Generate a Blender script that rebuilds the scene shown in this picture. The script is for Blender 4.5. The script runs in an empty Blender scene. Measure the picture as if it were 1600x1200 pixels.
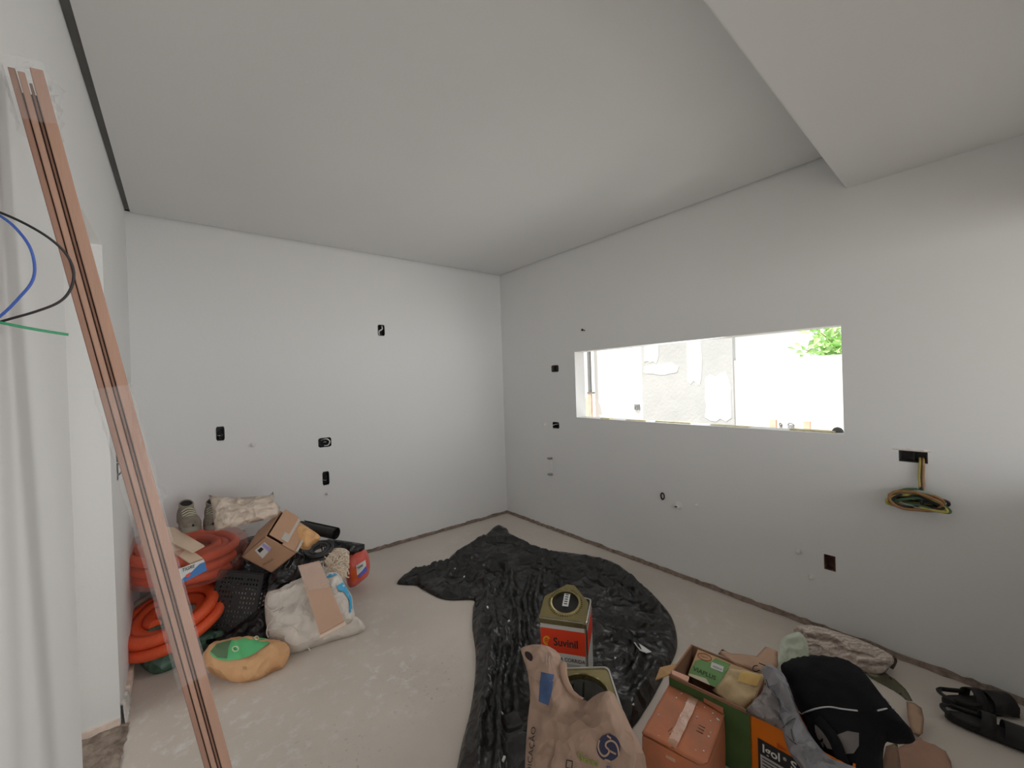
import bpy, math, random
import numpy as np
from mathutils import Vector, Matrix, noise
from mathutils.geometry import delaunay_2d_cdt

# ------------------------------------------------------------------ camera, light, exposure
S = bpy.context.scene
COL = S.collection
FPX, YAW, PITCH, ROLL, CAMH = 641.93, 0.67757, 0.00689, 0.03256, 1.5      # focal length in pixels of the 1600x1200 frame
BACK_Y, RIGHT_X, LEFT_X, CEIL = 3.721, 2.864, -0.258, 2.704              # inner faces of the room
WIN = (0.628, 2.615, 1.143, 1.753)                                        # y0 y1 z0 z1 of the pass-through window
DOOR = (1.745, 2.578, 2.17)                                               # y0 y1 head height of the doorway in the left wall
_f = np.array([math.sin(YAW)*math.cos(PITCH), math.cos(YAW)*math.cos(PITCH), -math.sin(PITCH)])
_r = np.array([math.cos(YAW), -math.sin(YAW), 0.0])
_d = np.cross(_f, _r)
CR = math.cos(ROLL)*_r + math.sin(ROLL)*_d
CD = -math.sin(ROLL)*_r + math.cos(ROLL)*_d
CF = _f
cam = bpy.data.cameras.new('camera'); cam.sensor_width = 36; cam.lens = FPX*36/1600; cam.clip_start = 0.02
co = bpy.data.objects.new('camera', cam); COL.objects.link(co)
mw = Matrix.Identity(4)
for i in range(3):
    mw[i][0], mw[i][1], mw[i][2] = CR[i], -CD[i], -CF[i]
mw[0][3], mw[1][3], mw[2][3] = 0, 0, CAMH
co.matrix_world = mw
S.camera = co

world = bpy.data.worlds.new('sky'); S.world = world; world.use_nodes = True
bg = world.node_tree.nodes['Background']
bg.inputs[0].default_value = (1.0, 1.0, 1.0, 1); bg.inputs[1].default_value = 1.32

def area(name, loc, target, sx, sy, power, color=(1, 1, 1)):
    l = bpy.data.lights.new(name, 'AREA'); l.shape = 'RECTANGLE'; l.size = sx; l.size_y = sy; l.energy = power; l.color = color
    o = bpy.data.objects.new(name, l); COL.objects.link(o); o.location = loc
    o.rotation_euler = (Vector(target)-Vector(loc)).to_track_quat('-Z', 'Z').to_euler()
    return o
# daylight entering by the big opening behind the camera, the side doorway on the right and the window, plus two added fill lamps
area('daylight_rear_opening', (1.15, -3.05, 1.35), (1.7, 3.0, 1.0), 2.0, 1.7, 25, (0.975, 0.995, 1.02)).data.spread = 1.75
area('fill_left_rear', (LEFT_X-.04, -1.9, 1.25), (2.8, 1.6, 1.0), 1.7, 1.8, 3, (1.0, 0.99, 0.975))  # added fill lamp at an unseen opening, brightens the right wall
area('fill_side_room', (-1.7, 2.0, 1.35), (2.8, 2.7, 0.5), 1.1, 1.8, 13, (1.0, 0.97, 0.93))  # added fill lamp beyond the doorway, brightens its reveal and the floor
area('daylight_side_doorway', (2.82, -0.62, 1.45), (-0.25, 1.25, 1.3), 0.40, 0.8, 3.4, (1.0, 0.98, 0.97)).data.spread = 1.05
area('daylight_window', (3.06, 1.62, 1.45), (-0.25, 2.8, 1.10), 1.9, 0.55, 18, (1.0, 0.99, 0.98)).data.spread = 2.3
sun = bpy.data.lights.new('sun', 'SUN'); sun.energy = 11.0; sun.angle = 0.01; sun.color = (1, 0.96, 0.9)
so = bpy.data.objects.new('sun', sun); COL.objects.link(so)
so.rotation_euler = Vector((0.36, -0.24, -1.0)).to_track_quat('-Z', 'Y').to_euler()

vs = S.view_settings
vs.view_transform = 'Standard'; vs.look = 'None'; vs.exposure = -0.32; vs.gamma = 1.0; vs.use_curve_mapping = False

# ------------------------------------------------------------------ helpers: points of the room
O3 = np.array([0, 0, CAMH])
def ray(u, v): return CR*(u-800)/FPX + CD*(v-600)/FPX + CF
def PZ(u, v, z=0.0): r = ray(u, v); return O3 + r*(z-CAMH)/r[2]
def PX(u, v, x=RIGHT_X): r = ray(u, v); return O3 + r*x/r[0]
def PY(u, v, y=BACK_Y): r = ray(u, v); return O3 + r*y/r[1]
def PD(u, v, d): return O3 + ray(u, v)*d
def PP(u, v, pl): r = ray(u, v); return O3 + r*np.dot(pl[0]-O3, pl[1])/np.dot(r, pl[1])
def camv(d, x, y, z): return (CR*x + CD*y + CF*z)*d/FPX
UP = np.array([0, 0, 1.0])
def unit(v): v = np.asarray(v, float); return v/np.linalg.norm(v)
def plane_floor(u, v, tilt, z=0.0, turn=0.0):
    p = PZ(u, v, z); h = unit([-p[0], -p[1], 0]); a = math.radians(turn)
    h = np.array([h[0]*math.cos(a)-h[1]*math.sin(a), h[0]*math.sin(a)+h[1]*math.cos(a), 0])
    t = math.radians(tilt); return (p, h*math.cos(t)+UP*math.sin(t))
def plane_at(u, v, d, tilt, turn=0.0):
    p = PD(u, v, d); h = unit([-p[0], -p[1], 0]); a = math.radians(turn)
    h = np.array([h[0]*math.cos(a)-h[1]*math.sin(a), h[0]*math.sin(a)+h[1]*math.cos(a), 0])
    t = math.radians(tilt); return (p, h*math.cos(t)+UP*math.sin(t))
def nz(p, f, seed=0.0): return noise.noise(Vector((p[0]*f+seed, p[1]*f+seed*1.7, p[2]*f-seed)))
def ridge(p, f, seed=0.0):
    q = Vector((p[0]*f+seed, p[1]*f-seed, p[2]*f+seed*.5)); q = q + noise.noise_vector(q*.7)*.8
    return 1-2*abs(noise.noise(q))

# ------------------------------------------------------------------ helpers: materials
def lin(c): c = c/255; return c/12.92 if c <= .04045 else ((c+.055)/1.055)**2.4
def alb(r, g, b, k=.40):
    c = [lin(x)/k for x in (r, g, b)]; q = max(1, max(c)/.84); return tuple(x/q for x in c)
def mat(name, col, rough=.6, var=.12, scale=6.0, bump=0.0, bscale=40.0, metal=0.0, spec=.4, col2=None, stretch=None, detail=4.0, crumple=0.0, cscale=9.0):
    m = bpy.data.materials.new(name); m.use_nodes = True; nt = m.node_tree; N = nt.nodes; L = nt.links
    b = N['Principled BSDF']; b.inputs['Roughness'].default_value = rough; b.inputs['Metallic'].default_value = metal
    b.inputs['Specular IOR Level'].default_value = spec
    tc = N.new('ShaderNodeTexCoord'); mp = N.new('ShaderNodeMapping'); L.new(tc.outputs['Object'], mp.inputs[0])
    if stretch: mp.inputs['Scale'].default_value = stretch
    n = N.new('ShaderNodeTexNoise'); n.inputs['Scale'].default_value = scale; n.inputs['Detail'].default_value = detail
    L.new(mp.outputs[0], n.inputs['Vector'])
    rp = N.new('ShaderNodeValToRGB'); L.new(n.outputs['Fac'], rp.inputs[0])
    a = col2 if col2 else tuple(c*(1-var) for c in col); z = col if col2 else tuple(min(1, c*(1+var)) for c in col)
    rp.color_ramp.elements[0].position = .3; rp.color_ramp.elements[1].position = .7
    rp.color_ramp.elements[0].color = (*a, 1); rp.color_ramp.elements[1].color = (*z, 1)
    L.new(rp.outputs[0], b.inputs['Base Color'])
    if bump:
        n2 = N.new('ShaderNodeTexNoise'); n2.inputs['Scale'].default_value = bscale; n2.inputs['Detail'].default_value = 5
        L.new(mp.outputs[0], n2.inputs['Vector'])
        bp = N.new('ShaderNodeBump'); bp.inputs['Strength'].default_value = bump; bp.inputs['Distance'].default_value = .01
        L.new(n2.outputs['Fac'], bp.inputs['Height']); L.new(bp.outputs[0], b.inputs['Normal'])
    if crumple:                                       # sharp facets and creases of crushed paper, foil and plastic
        nd = N.new('ShaderNodeTexNoise'); nd.inputs['Scale'].default_value = cscale*.6; L.new(mp.outputs[0], nd.inputs['Vector'])
        ad = N.new('ShaderNodeVectorMath'); ad.operation = 'MULTIPLY_ADD'; L.new(nd.outputs['Color'], ad.inputs[0]); ad.inputs[1].default_value = (.12, .12, .12); L.new(mp.outputs[0], ad.inputs[2])
        hs = None
        for f_, w_ in ((1, 1), (2.3, .45)):
            vo = N.new('ShaderNodeTexVoronoi'); vo.inputs['Scale'].default_value = cscale*f_; L.new(ad.outputs[0], vo.inputs['Vector'])
            mu = N.new('ShaderNodeMath'); mu.operation = 'MULTIPLY_ADD'; L.new(vo.outputs['Distance'], mu.inputs[0]); mu.inputs[1].default_value = w_/f_*9/cscale
            if hs: L.new(hs, mu.inputs[2])
            else: mu.inputs[2].default_value = 0
            hs = mu.outputs[0]
        bc = N.new('ShaderNodeBump'); bc.inputs['Strength'].default_value = crumple; bc.inputs['Distance'].default_value = .06; L.new(hs, bc.inputs['Height'])
        if b.inputs['Normal'].links: L.new(b.inputs['Normal'].links[0].from_socket, bc.inputs['Normal'])
        L.new(bc.outputs[0], b.inputs['Normal'])
    return m
def film_mat(name, col, opacity, rough=.15, crumple=.0):
    m = mat(name, col, rough, .1, 9, .5, 30, spec=.6, crumple=crumple, cscale=11); nt = m.node_tree; N = nt.nodes; L = nt.links
    t = N.new('ShaderNodeBsdfTransparent'); mx = N.new('ShaderNodeMixShader'); mx.inputs[0].default_value = opacity
    out = N['Material Output']; L.new(t.outputs[0], mx.inputs[1]); L.new(N['Principled BSDF'].outputs[0], mx.inputs[2]); L.new(mx.outputs[0], out.inputs[0])
    return m

# ------------------------------------------------------------------ helpers: objects
def tag(o, label=None, cat=None, group=None, kind=None):
    if label: o['label'] = label
    if cat: o['category'] = cat
    if group: o['group'] = group
    if kind: o['kind'] = kind
    return o
def thing(name, loc, label, cat, group=None):
    o = bpy.data.objects.new(name, None); COL.objects.link(o); o.location = Vector(loc); o.empty_display_size = .05
    return tag(o, label, cat, group)
def origin(o):
    v = Vector((0, 0, 0))
    while o is not None: v += o.location; o = o.parent
    return v
def mesh(name, V, F, m, parent=None, smooth=True, sharp=None):
    V = [Vector(tuple(v)) for v in V]
    if parent is None:
        xs = [v.x for v in V]; ys = [v.y for v in V]; zs = [v.z for v in V]
        base = Vector(((min(xs)+max(xs))/2, (min(ys)+max(ys))/2, min(zs)))
    else: base = origin(parent)
    me = bpy.data.meshes.new(name); me.from_pydata([tuple(v-base) for v in V], [], [tuple(f) for f in F]); me.update()
    me.materials.append(m)
    if smooth:
        me.polygons.foreach_set('use_smooth', [True]*len(me.polygons))
        if sharp: me.set_sharp_from_angle(angle=math.radians(sharp))
    o = bpy.data.objects.new(name, me); COL.objects.link(o)
    if parent is None: o.location = base
    else: o.parent = parent
    return o
class MB:
    def __init__(s): s.v = []; s.f = []
    def add(s, V, F): k = len(s.v); s.v += [np.asarray(v, float) for v in V]; s.f += [tuple(i+k for i in f) for f in F]; return s
    def box(s, o, a, b, c):                       # corner o, edge vectors a b c
        o, a, b, c = (np.asarray(x, float) for x in (o, a, b, c))
        V = [o, o+a, o+a+b, o+b, o+c, o+a+c, o+a+b+c, o+b+c]
        if np.dot(np.cross(a, b), c) < 0: F = [(0,1,2,3),(4,7,6,5),(0,4,5,1),(1,5,6,2),(2,6,7,3),(3,7,4,0)]
        else: F = [(3,2,1,0),(5,6,7,4),(1,5,4,0),(2,6,5,1),(3,7,6,2),(0,4,7,3)]
        return s.add(V, F)
    def tube(s, pts, r, n=8, sm=0, cap=True):
        V, F = tube_geo(pts, r, n, sm, cap); return s.add(V, F)
    def build(s, name, m, parent=None, smooth=True, sharp=40): return mesh(name, s.v, s.f, m, parent, smooth, sharp)
def catmull(P, k, closed=False):
    P = [np.asarray(p, float) for p in P]; n = len(P); out = []
    for i in range(n if closed else n-1):
        if closed: a, b, c, d = P[i-1], P[i], P[(i+1) % n], P[(i+2) % n]
        else: a, b, c, d = P[max(i-1, 0)], P[i], P[i+1], P[min(i+2, n-1)]
        for j in range(k):
            t = j/k; out.append(.5*((2*b)+(c-a)*t+(2*a-5*b+4*c-d)*t*t+(3*b-a-3*c+d)*t**3))
    if not closed: out.append(P[-1])
    return out
def tube_geo(pts, r, n=8, sm=0, cap=True):
    P = catmull(pts, sm) if sm else [np.asarray(p, float) for p in pts]
    m = len(P); R = r if hasattr(r, '__len__') else [r]*m
    if len(R) != m: R = list(np.interp(np.linspace(0, 1, m), np.linspace(0, 1, len(R)), R))
    T = [unit(P[min(i+1, m-1)]-P[max(i-1, 0)]+1e-9) for i in range(m)]
    N = unit(np.cross(T[0], [.31, .22, .93])); V = []; F = []
    for i in range(m):
        N = unit(N-np.dot(N, T[i])*T[i]); B = np.cross(T[i], N)
        for j in range(n):
            a = 2*math.pi*j/n; V.append(P[i]+R[i]*(math.cos(a)*N+math.sin(a)*B))
    for i in range(m-1):
        for j in range(n):
            F.append((i*n+j, i*n+(j+1) % n, (i+1)*n+(j+1) % n, (i+1)*n+j))
    if cap: F.append(tuple(range(n-1, -1, -1))); F.append(tuple(range((m-1)*n, m*n)))
    return V, F
def rings(profile, n=32):                          # lathe about z: list of (r, z)
    V = []; F = []
    for (r, z) in profile:
        for j in range(n): a = 2*math.pi*j/n; V.append((r*math.cos(a), r*math.sin(a), z))
    for i in range(len(profile)-1):
        for j in range(n): F.append((i*n+j, i*n+(j+1) % n, (i+1)*n+(j+1) % n, (i+1)*n+j))
    return V, F
def frame_from(n, up=(0, 0, 1)):
    n = unit(n); up = np.asarray(up, float)
    if abs(np.dot(n, up)) > .95: up = np.array([0, 1.0, 0])
    a = unit(np.cross(up, n)); b = np.cross(n, a); return a, b, n
def place(V, c, a, b, n): return [np.asarray(c)+a*v[0]+b*v[1]+n*v[2] for v in V]

class Soft:
    """A closed, stuffed shape over an outline lying in a plane: front and back bulge by their own depth, with folds."""
    def __init__(s, px, pl, front, back, res=.02, edge=.08, wr=(), sm=True, clamp=True, hf=None, seed=0., power=.5):
        s.pl = pl; s.a, s.b, s.n = frame_from(pl[1]); s.o = np.asarray(pl[0], float)
        W = [PP(u, v, pl) for (u, v) in px]
        if sm: W = catmull(W, 6, True)
        B = []; m = len(W)
        for i in range(m):
            p, q = W[i], W[(i+1) % m]; k = max(1, int(np.linalg.norm(q-p)/res+.5))
            if np.linalg.norm(q-p) < res*.3 and sm: continue
            for j in range(k): B.append(p+(q-p)*j/k)
        B2 = np.array([[np.dot(p-s.o, s.a), np.dot(p-s.o, s.b)] for p in B]); nb = len(B2)
        lo, hi = B2.min(0), B2.max(0); rnd = random.Random(int(seed*10)+7); pts = []
        y = lo[1]; row = 0
        while y < hi[1]:
            x = lo[0]+(row % 2)*res*.5
            while x < hi[0]:
                pts.append((x+rnd.uniform(-.2, .2)*res, y+rnd.uniform(-.2, .2)*res)); x += res
            y += res*.87; row += 1
        pts = np.array(pts); D = s.dist(pts, B2); I = s.inside(pts, B2); pts = pts[I & (D > res*.45)]
        A = [Vector(p) for p in B2]+[Vector(p) for p in pts]
        r = delaunay_2d_cdt(A, [(i, (i+1) % nb) for i in range(nb)], [], 1, 1e-6)
        s.v2 = np.array([tuple(v) for v in r[0]]); s.f = [tuple(f) for f in r[2]]
        d = s.dist(s.v2, B2); s.B2 = B2
        h = np.sqrt(np.clip(1-(1-np.minimum(d/edge, 1))**2, 0, 1))**(power*2)
        isb = d < 1e-6; s.front = []; s.back = []
        for i, (x, y) in enumerate(s.v2):
            p = (x, y, seed*3.1); z = front*h[i]; zb = back*h[i]
            if hf: z *= hf((x-lo[0])/(hi[0]-lo[0]), (y-lo[1])/(hi[1]-lo[1]))
            hh = min(1, h[i]*1.3)
            for w in wr:
                amp, fr = w[0], w[1]; ang = w[2] if len(w) > 2 else 0; st = w[3] if len(w) > 3 else 1
                c, sn = math.cos(math.radians(ang)), math.sin(math.radians(ang))
                q = ((x*c+y*sn)/st, (-x*sn+y*c), 0)
                z += 1.7*amp*(ridge(q, fr, seed)-.45)*hh
            s.front.append(z); s.back.append(-zb)
        s.front = np.array(s.front); s.back = np.array(s.back); s.isb = isb; s.clamp = clamp
    def folds(s, L, grow=1.0):
        """Raise creases along lines drawn on the surface: (points, height, width); negative heights are valleys."""
        V2 = s.v2; e_ = np.clip(Soft.dist(V2, s.B2)/.02, 0, 1); wp = np.array([[.5*noise.noise(Vector((x*14, y*14, 2)))*.02, .5*noise.noise(Vector((x*14, y*14, 9)))*.02] for x, y in V2])
        for pts, hh, ww in L:
            W = np.array([[np.dot(p-s.o, s.a), np.dot(p-s.o, s.b)] for p in catmull([PP(u, v, s.pl) for u, v in pts], 4)]); n = len(W); dd = np.full(len(V2), 9.0); tt = np.zeros(len(V2))
            for k in range(n-1):
                e = W[k+1]-W[k]; t = np.clip(((V2+wp-W[k])@e)/max(np.dot(e, e), 1e-12), 0, 1); d = np.hypot(*(V2+wp-W[k]-t[:, None]*e).T); b = d < dd; dd[b] = d[b]; tt[b] = (k+t[b])/(n-1)
            s.front = s.front+e_*grow*hh*np.clip(1-dd/(ww*1.6), 0, 1)**1.4*np.sin(np.pi*np.clip(tt*.84+.08, 0, 1))**.5
        return s
    @staticmethod
    def dist(P, B):
        out = np.full(len(P), 1e9); Q = np.roll(B, -1, 0)
        for p, q in zip(B, Q):
            e = q-p; L = max(np.dot(e, e), 1e-12); t = np.clip(((P-p)@e)/L, 0, 1)
            out = np.minimum(out, np.hypot(*(P-p-t[:, None]*e).T))
        return out
    @staticmethod
    def inside(P, B):
        c = np.zeros(len(P), bool); Q = np.roll(B, -1, 0)
        for p, q in zip(B, Q):
            if p[1] == q[1]: continue
            k = ((p[1] > P[:, 1]) != (q[1] > P[:, 1])) & (P[:, 0] < (q[0]-p[0])*(P[:, 1]-p[1])/(q[1]-p[1])+p[0]); c ^= k
        return c
    def w(s, x, y, z): return s.o+s.a*x+s.b*y+s.n*z
    def build(s, name, m, parent=None):
        V = []; F = []; n = len(s.v2)
        for i, (x, y) in enumerate(s.v2): V.append(s.w(x, y, s.front[i]))
        mp = {}
        for i, (x, y) in enumerate(s.v2):
            if s.isb[i]: mp[i] = i
            else: mp[i] = len(V); V.append(s.w(x, y, s.back[i]))
        for f in s.f:
            F.append(f); F.append(tuple(mp[i] for i in reversed(f)))
        if s.clamp:
            for v in V: v[2] = max(v[2], .003)
        return mesh(name, V, F, m, parent)
    def surf(s, u, v, off=.003):                    # point of the front surface on the line of sight of (u, v)
        p = PP(u, v, s.pl); x, y = np.dot(p-s.o, s.a), np.dot(p-s.o, s.b)
        for _ in range(2):
            d = np.hypot(s.v2[:, 0]-x, s.v2[:, 1]-y); k = np.argsort(d)[:4]; w = 1/(d[k]+1e-4); z = float((s.front[k]*w).sum()/w.sum())
            q = s.w(0, 0, z); p = PP(u, v, (q, s.n)); x, y = np.dot(p-s.o, s.a), np.dot(p-s.o, s.b)
        return s.w(x, y, z+off)

def decal(name, px, f, m, parent, res=4.0, sm=False):
    """A printed patch: px outline, f(u, v) -> point of the surface that carries it."""
    P = [np.array(p, float) for p in px]
    if sm: P = catmull(P, 5, True)
    B = []
    for i in range(len(P)):
        p, q = P[i], P[(i+1) % len(P)]; k = max(1, int(np.linalg.norm(q-p)/res))
        for j in range(k): B.append(p+(q-p)*j/k)
    B = np.array(B); lo, hi = B.min(0), B.max(0)
    g = np.array([(x, y) for x in np.arange(lo[0], hi[0], res) for y in np.arange(lo[1], hi[1], res)]) if res < 50 else np.zeros((0, 2))
    if len(g): g = g[Soft.inside(g, B) & (Soft.dist(g, B) > res*.4)]
    n = len(B)
    r = delaunay_2d_cdt([Vector(p) for p in B]+[Vector(p) for p in g], [(i, (i+1) % n) for i in range(n)], [], 1, 1e-6)
    V = [f(p[0], p[1]) for p in r[0]]
    F = []
    for t in r[2]:
        a, b, c = (V[i] for i in t); nn = np.cross(b-a, c-a)
        F.append(tuple(t) if np.dot(nn, a-O3) < 0 else tuple(reversed(t)))
    return mesh(name, V, F, m, parent)
def text(name, s, o, xv, yv, f, m, parent, size=1.0, bold=.0):
    """Lettering: 1 em = xv / yv pixels, origin at pixel o, lying on the surface f."""
    cu = bpy.data.curves.new('t', 'FONT'); cu.body = s; cu.size = size; cu.offset = bold; cu.resolution_u = 3
    ob = bpy.data.objects.new('t', cu); COL.objects.link(ob)
    me = bpy.data.meshes.new_from_object(ob.evaluated_get(bpy.context.evaluated_depsgraph_get()))
    V = [f(o[0]+v.co.x*xv[0]+v.co.y*yv[0], o[1]+v.co.x*xv[1]+v.co.y*yv[1]) for v in me.vertices]
    F = [tuple(p.vertices) for p in me.polygons]
    bpy.data.objects.remove(ob); bpy.data.meshes.remove(me); bpy.data.curves.remove(cu)
    if not F: return None
    return mesh(name, V, F, m, parent, smooth=False)
def onplane(pl, off=.0015):
    return lambda u, v: PP(u, v, (np.asarray(pl[0])+unit(pl[1])*off, pl[1]))

# ------------------------------------------------------------------ materials
def wall_mat(name, col):
    m = mat(name, col, .75, .012, 1.3, .06, 60, spec=.25); return m
M_wall = wall_mat('white wall paint', (.80, .80, .79))
M_ceil = wall_mat('white ceiling paint', (.79, .79, .78))
M_dark = mat('dark gap', (.05, .05, .05), .9)
M_joint = mat('bare mortar joint', alb(98, 86, 78, .45), .95, .35, 30, 1.0, 80)
M_floor = mat('concrete screed', (.70, .63, .56), .55, .08, 1.7, .08, 120, spec=.35, detail=8)
def floor_marks():
    nt = M_floor.node_tree; N = nt.nodes; L = nt.links; b = N['Principled BSDF']
    src = b.inputs['Base Color'].links[0].from_socket
    geo = N.new('ShaderNodeNewGeometry')
    def noise_n(sc, det=6, rough=.6):
        n = N.new('ShaderNodeTexNoise'); n.inputs['Scale'].default_value = sc; n.inputs['Detail'].default_value = det; n.inputs['Roughness'].default_value = rough
        L.new(geo.outputs['Position'], n.inputs['Vector']); return n
    def spot(c, r):
        d = N.new('ShaderNodeVectorMath'); d.operation = 'DISTANCE'; L.new(geo.outputs['Position'], d.inputs[0]); d.inputs[1].default_value = c
        mr = N.new('ShaderNodeMapRange'); mr.inputs['From Min'].default_value = r; mr.inputs['From Max'].default_value = r*.2; L.new(d.outputs['Value'], mr.inputs[0]); return mr.outputs[0]
    def thr(sock, a, bb):
        mr = N.new('ShaderNodeMapRange'); mr.inputs['From Min'].default_value = a; mr.inputs['From Max'].default_value = bb; L.new(sock, mr.inputs[0]); return mr.outputs[0]
    def mul(x, y):
        m = N.new('ShaderNodeMath'); m.operation = 'MULTIPLY'; L.new(x, m.inputs[0])
        if isinstance(y, float): m.inputs[1].default_value = y
        else: L.new(y, m.inputs[1])
        return m.outputs[0]
    def layer(prev, fac, col):
        mx = N.new('ShaderNodeMix'); mx.data_type = 'RGBA'; L.new(fac, mx.inputs[0]); L.new(prev, mx.inputs[6]); mx.inputs[7].default_value = (*col, 1); return mx.outputs[2]
    c = src
    n1 = noise_n(14, 8, .7)
    for ctr, r, s in (((-.02, 2.35, 0), .6, 1.0), ((.10, 1.9, 0), .5, .8), ((.75, 2.1, 0), .5, .85), ((.9, 2.7, 0), .4, .6), ((2.1, 3.2, 0), .6, .5), ((2.4, 1.3, 0), .6, .5)):
        c = layer(c, mul(mul(spot(ctr, r), thr(n1.outputs['Fac'], .52, .68)), s), (.84, .83, .80))
    n2 = noise_n(55, 3, .5)
    for ctr, r, s in (((1.75, 3.25, 0), .35, .7), ((.95, 1.9, 0), .30, .5), ((.4, 1.75, 0), .35, .4), ((2.55, 3.0, 0), .3, .6)):
        c = layer(c, mul(mul(spot(ctr, r), thr(n2.outputs['Fac'], .62, .70)), s), (.20, .19, .18))
    n3 = noise_n(170, 2, .5)
    c = layer(c, mul(thr(n3.outputs['Fac'], .735, .76), .8), (.85, .85, .83))
    n4 = noise_n(.9, 3, .5)
    c = layer(c, mul(thr(n4.outputs['Fac'], .45, .7), .35), (.56, .52, .47))
    L.new(c, b.inputs['Base Color'])
floor_marks()

# ------------------------------------------------------------------ the room
def wall(name, o, u, n, U, Z, T, holes, m=M_wall):
    """o origin, u horizontal axis, n axis pointing out of the room; holes (u0,u1,z0,z1,depth or None = through)."""
    o = np.array(o, float); u = np.array(u, float); n = np.array(n, float); b = MB()
    us = sorted(set([U[0], U[1]]+[h[0] for h in holes]+[h[1] for h in holes])); zs = sorted(set([Z[0], Z[1]]+[h[2] for h in holes]+[h[3] for h in holes]))
    P = lambda a, z, d: o+u*a+UP*z+n*d
    def quad(a, bb, c, d, nrm):
        q = [a, bb, c, d]
        if np.dot(np.cross(bb-a, c-a), nrm) < 0: q.reverse()
        b.add(q, [(0, 1, 2, 3)])
    for i in range(len(us)-1):
        for j in range(len(zs)-1):
            cu, cz = (us[i]+us[i+1])/2, (zs[j]+zs[j+1])/2
            h = [k for k in holes if k[0] < cu < k[1] and k[2] < cz < k[3]]
            c = [(us[i], zs[j]), (us[i+1], zs[j]), (us[i+1], zs[j+1]), (us[i], zs[j+1])]
            if not h: quad(*[P(a, z, 0) for a, z in c], -n)
            if not (h and h[0][4] is None): quad(*[P(a, z, T) for a, z in c], n)
    for (a0, a1, z0, z1, d) in holes:
        D = T if d is None else d
        if d is not None: quad(P(a0, z0, D), P(a1, z0, D), P(a1, z1, D), P(a0, z1, D), -n)
        quad(P(a0, z0, 0), P(a0, z0, D), P(a0, z1, D), P(a0, z1, 0), u)
        quad(P(a1, z0, 0), P(a1, z0, D), P(a1, z1, D), P(a1, z1, 0), -u)
        if z0 > 0: quad(P(a0, z0, 0), P(a0, z0, D), P(a1, z0, D), P(a1, z0, 0), UP)
        quad(P(a0, z1, 0), P(a0, z1, D), P(a1, z1, D), P(a1, z1, 0), -UP)
    for a, s in ((U[0], -1), (U[1], 1)): quad(P(a, Z[0], 0), P(a, Z[0], T), P(a, Z[1], T), P(a, Z[1], 0), u*s)
    quad(P(U[0], Z[1], 0), P(U[0], Z[1], T), P(U[1], Z[1], T), P(U[1], Z[1], 0), UP)
    w = b.build(name, m, None, smooth=False); tag(w, kind='structure'); return w
def rect_back(px): p, q = PY(px[0], px[1]), PY(px[2], px[3]); return (p[0], q[0], q[2], p[2])
def rect_right(px): p, q = PX(px[0], px[1]), PX(px[2], px[3]); return (q[1], p[1], q[2], p[2])
BB = {'high': rect_back((590, 507, 601.5, 525)), 'low left': rect_back((337, 667, 351.5, 688)), 'flat': rect_back((497, 685, 518, 697.5)), 'lowest': rect_back((503.5, 737.5, 515, 757))}
RB = {'upper': rect_right((861, 571, 873, 581)), 'lower': rect_right((863, 659, 874, 670)), 'cable': rect_right((1404, 703, 1450, 725)), 'hole': rect_right((1287, 865, 1306, 894))}
TOP = CEIL+.12
wall('wall_back', (0, BACK_Y, 0), (1, 0, 0), (0, 1, 0), (LEFT_X-.15, RIGHT_X+.15), (0, TOP), .15, [(*r, .06) for r in BB.values()])
wall('wall_right', (RIGHT_X, 0, 0), (0, 1, 0), (1, 0, 0), (-3.2, BACK_Y), (0, TOP), .13,
     [(WIN[0], WIN[1], WIN[2], WIN[3], None), (-1.35, -.35, 0, 2.1, None)]+[(*r, .06) for r in RB.values()])
lb = PX(184, 729, LEFT_X); LBOX = (lb[1]-.05, lb[1]+.03, lb[2]-.065, lb[2]+.065)
wall('wall_left', (LEFT_X, 0, 0), (0, 1, 0), (-1, 0, 0), (-3.2, BACK_Y), (0, TOP), .15, [(DOOR[0], DOOR[1], 0, DOOR[2], None), (-2.8, -1.0, 0, 2.2, None), (*LBOX, .06)])
wall('wall_rear', (0, -3.2, 0), (1, 0, 0), (0, -1, 0), (LEFT_X-.15, RIGHT_X+.15), (0, TOP), .15, [(.1, 2.2, 0, 2.3, None)])
# the room beyond the doorway on the left
wall('wall_sideroom', (-2.2, 0, 0), (0, 1, 0), (-1, 0, 0), (.9, 3.4), (0, TOP), .1, [])
wall('wall_sideroom_near', (0, .9, 0), (1, 0, 0), (0, -1, 0), (-2.3, LEFT_X-.15), (0, TOP), .1, [])
wall('wall_sideroom_far', (0, 3.4, 0), (1, 0, 0), (0, 1, 0), (-2.3, LEFT_X-.15), (0, TOP), .1, [])
tag(MB().box((-2.4, -3.6, -.1), (5.8, 0, 0), (0, 7.6, 0), (0, 0, .1)).build('floor', M_floor, None, False), kind='structure')
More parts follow.
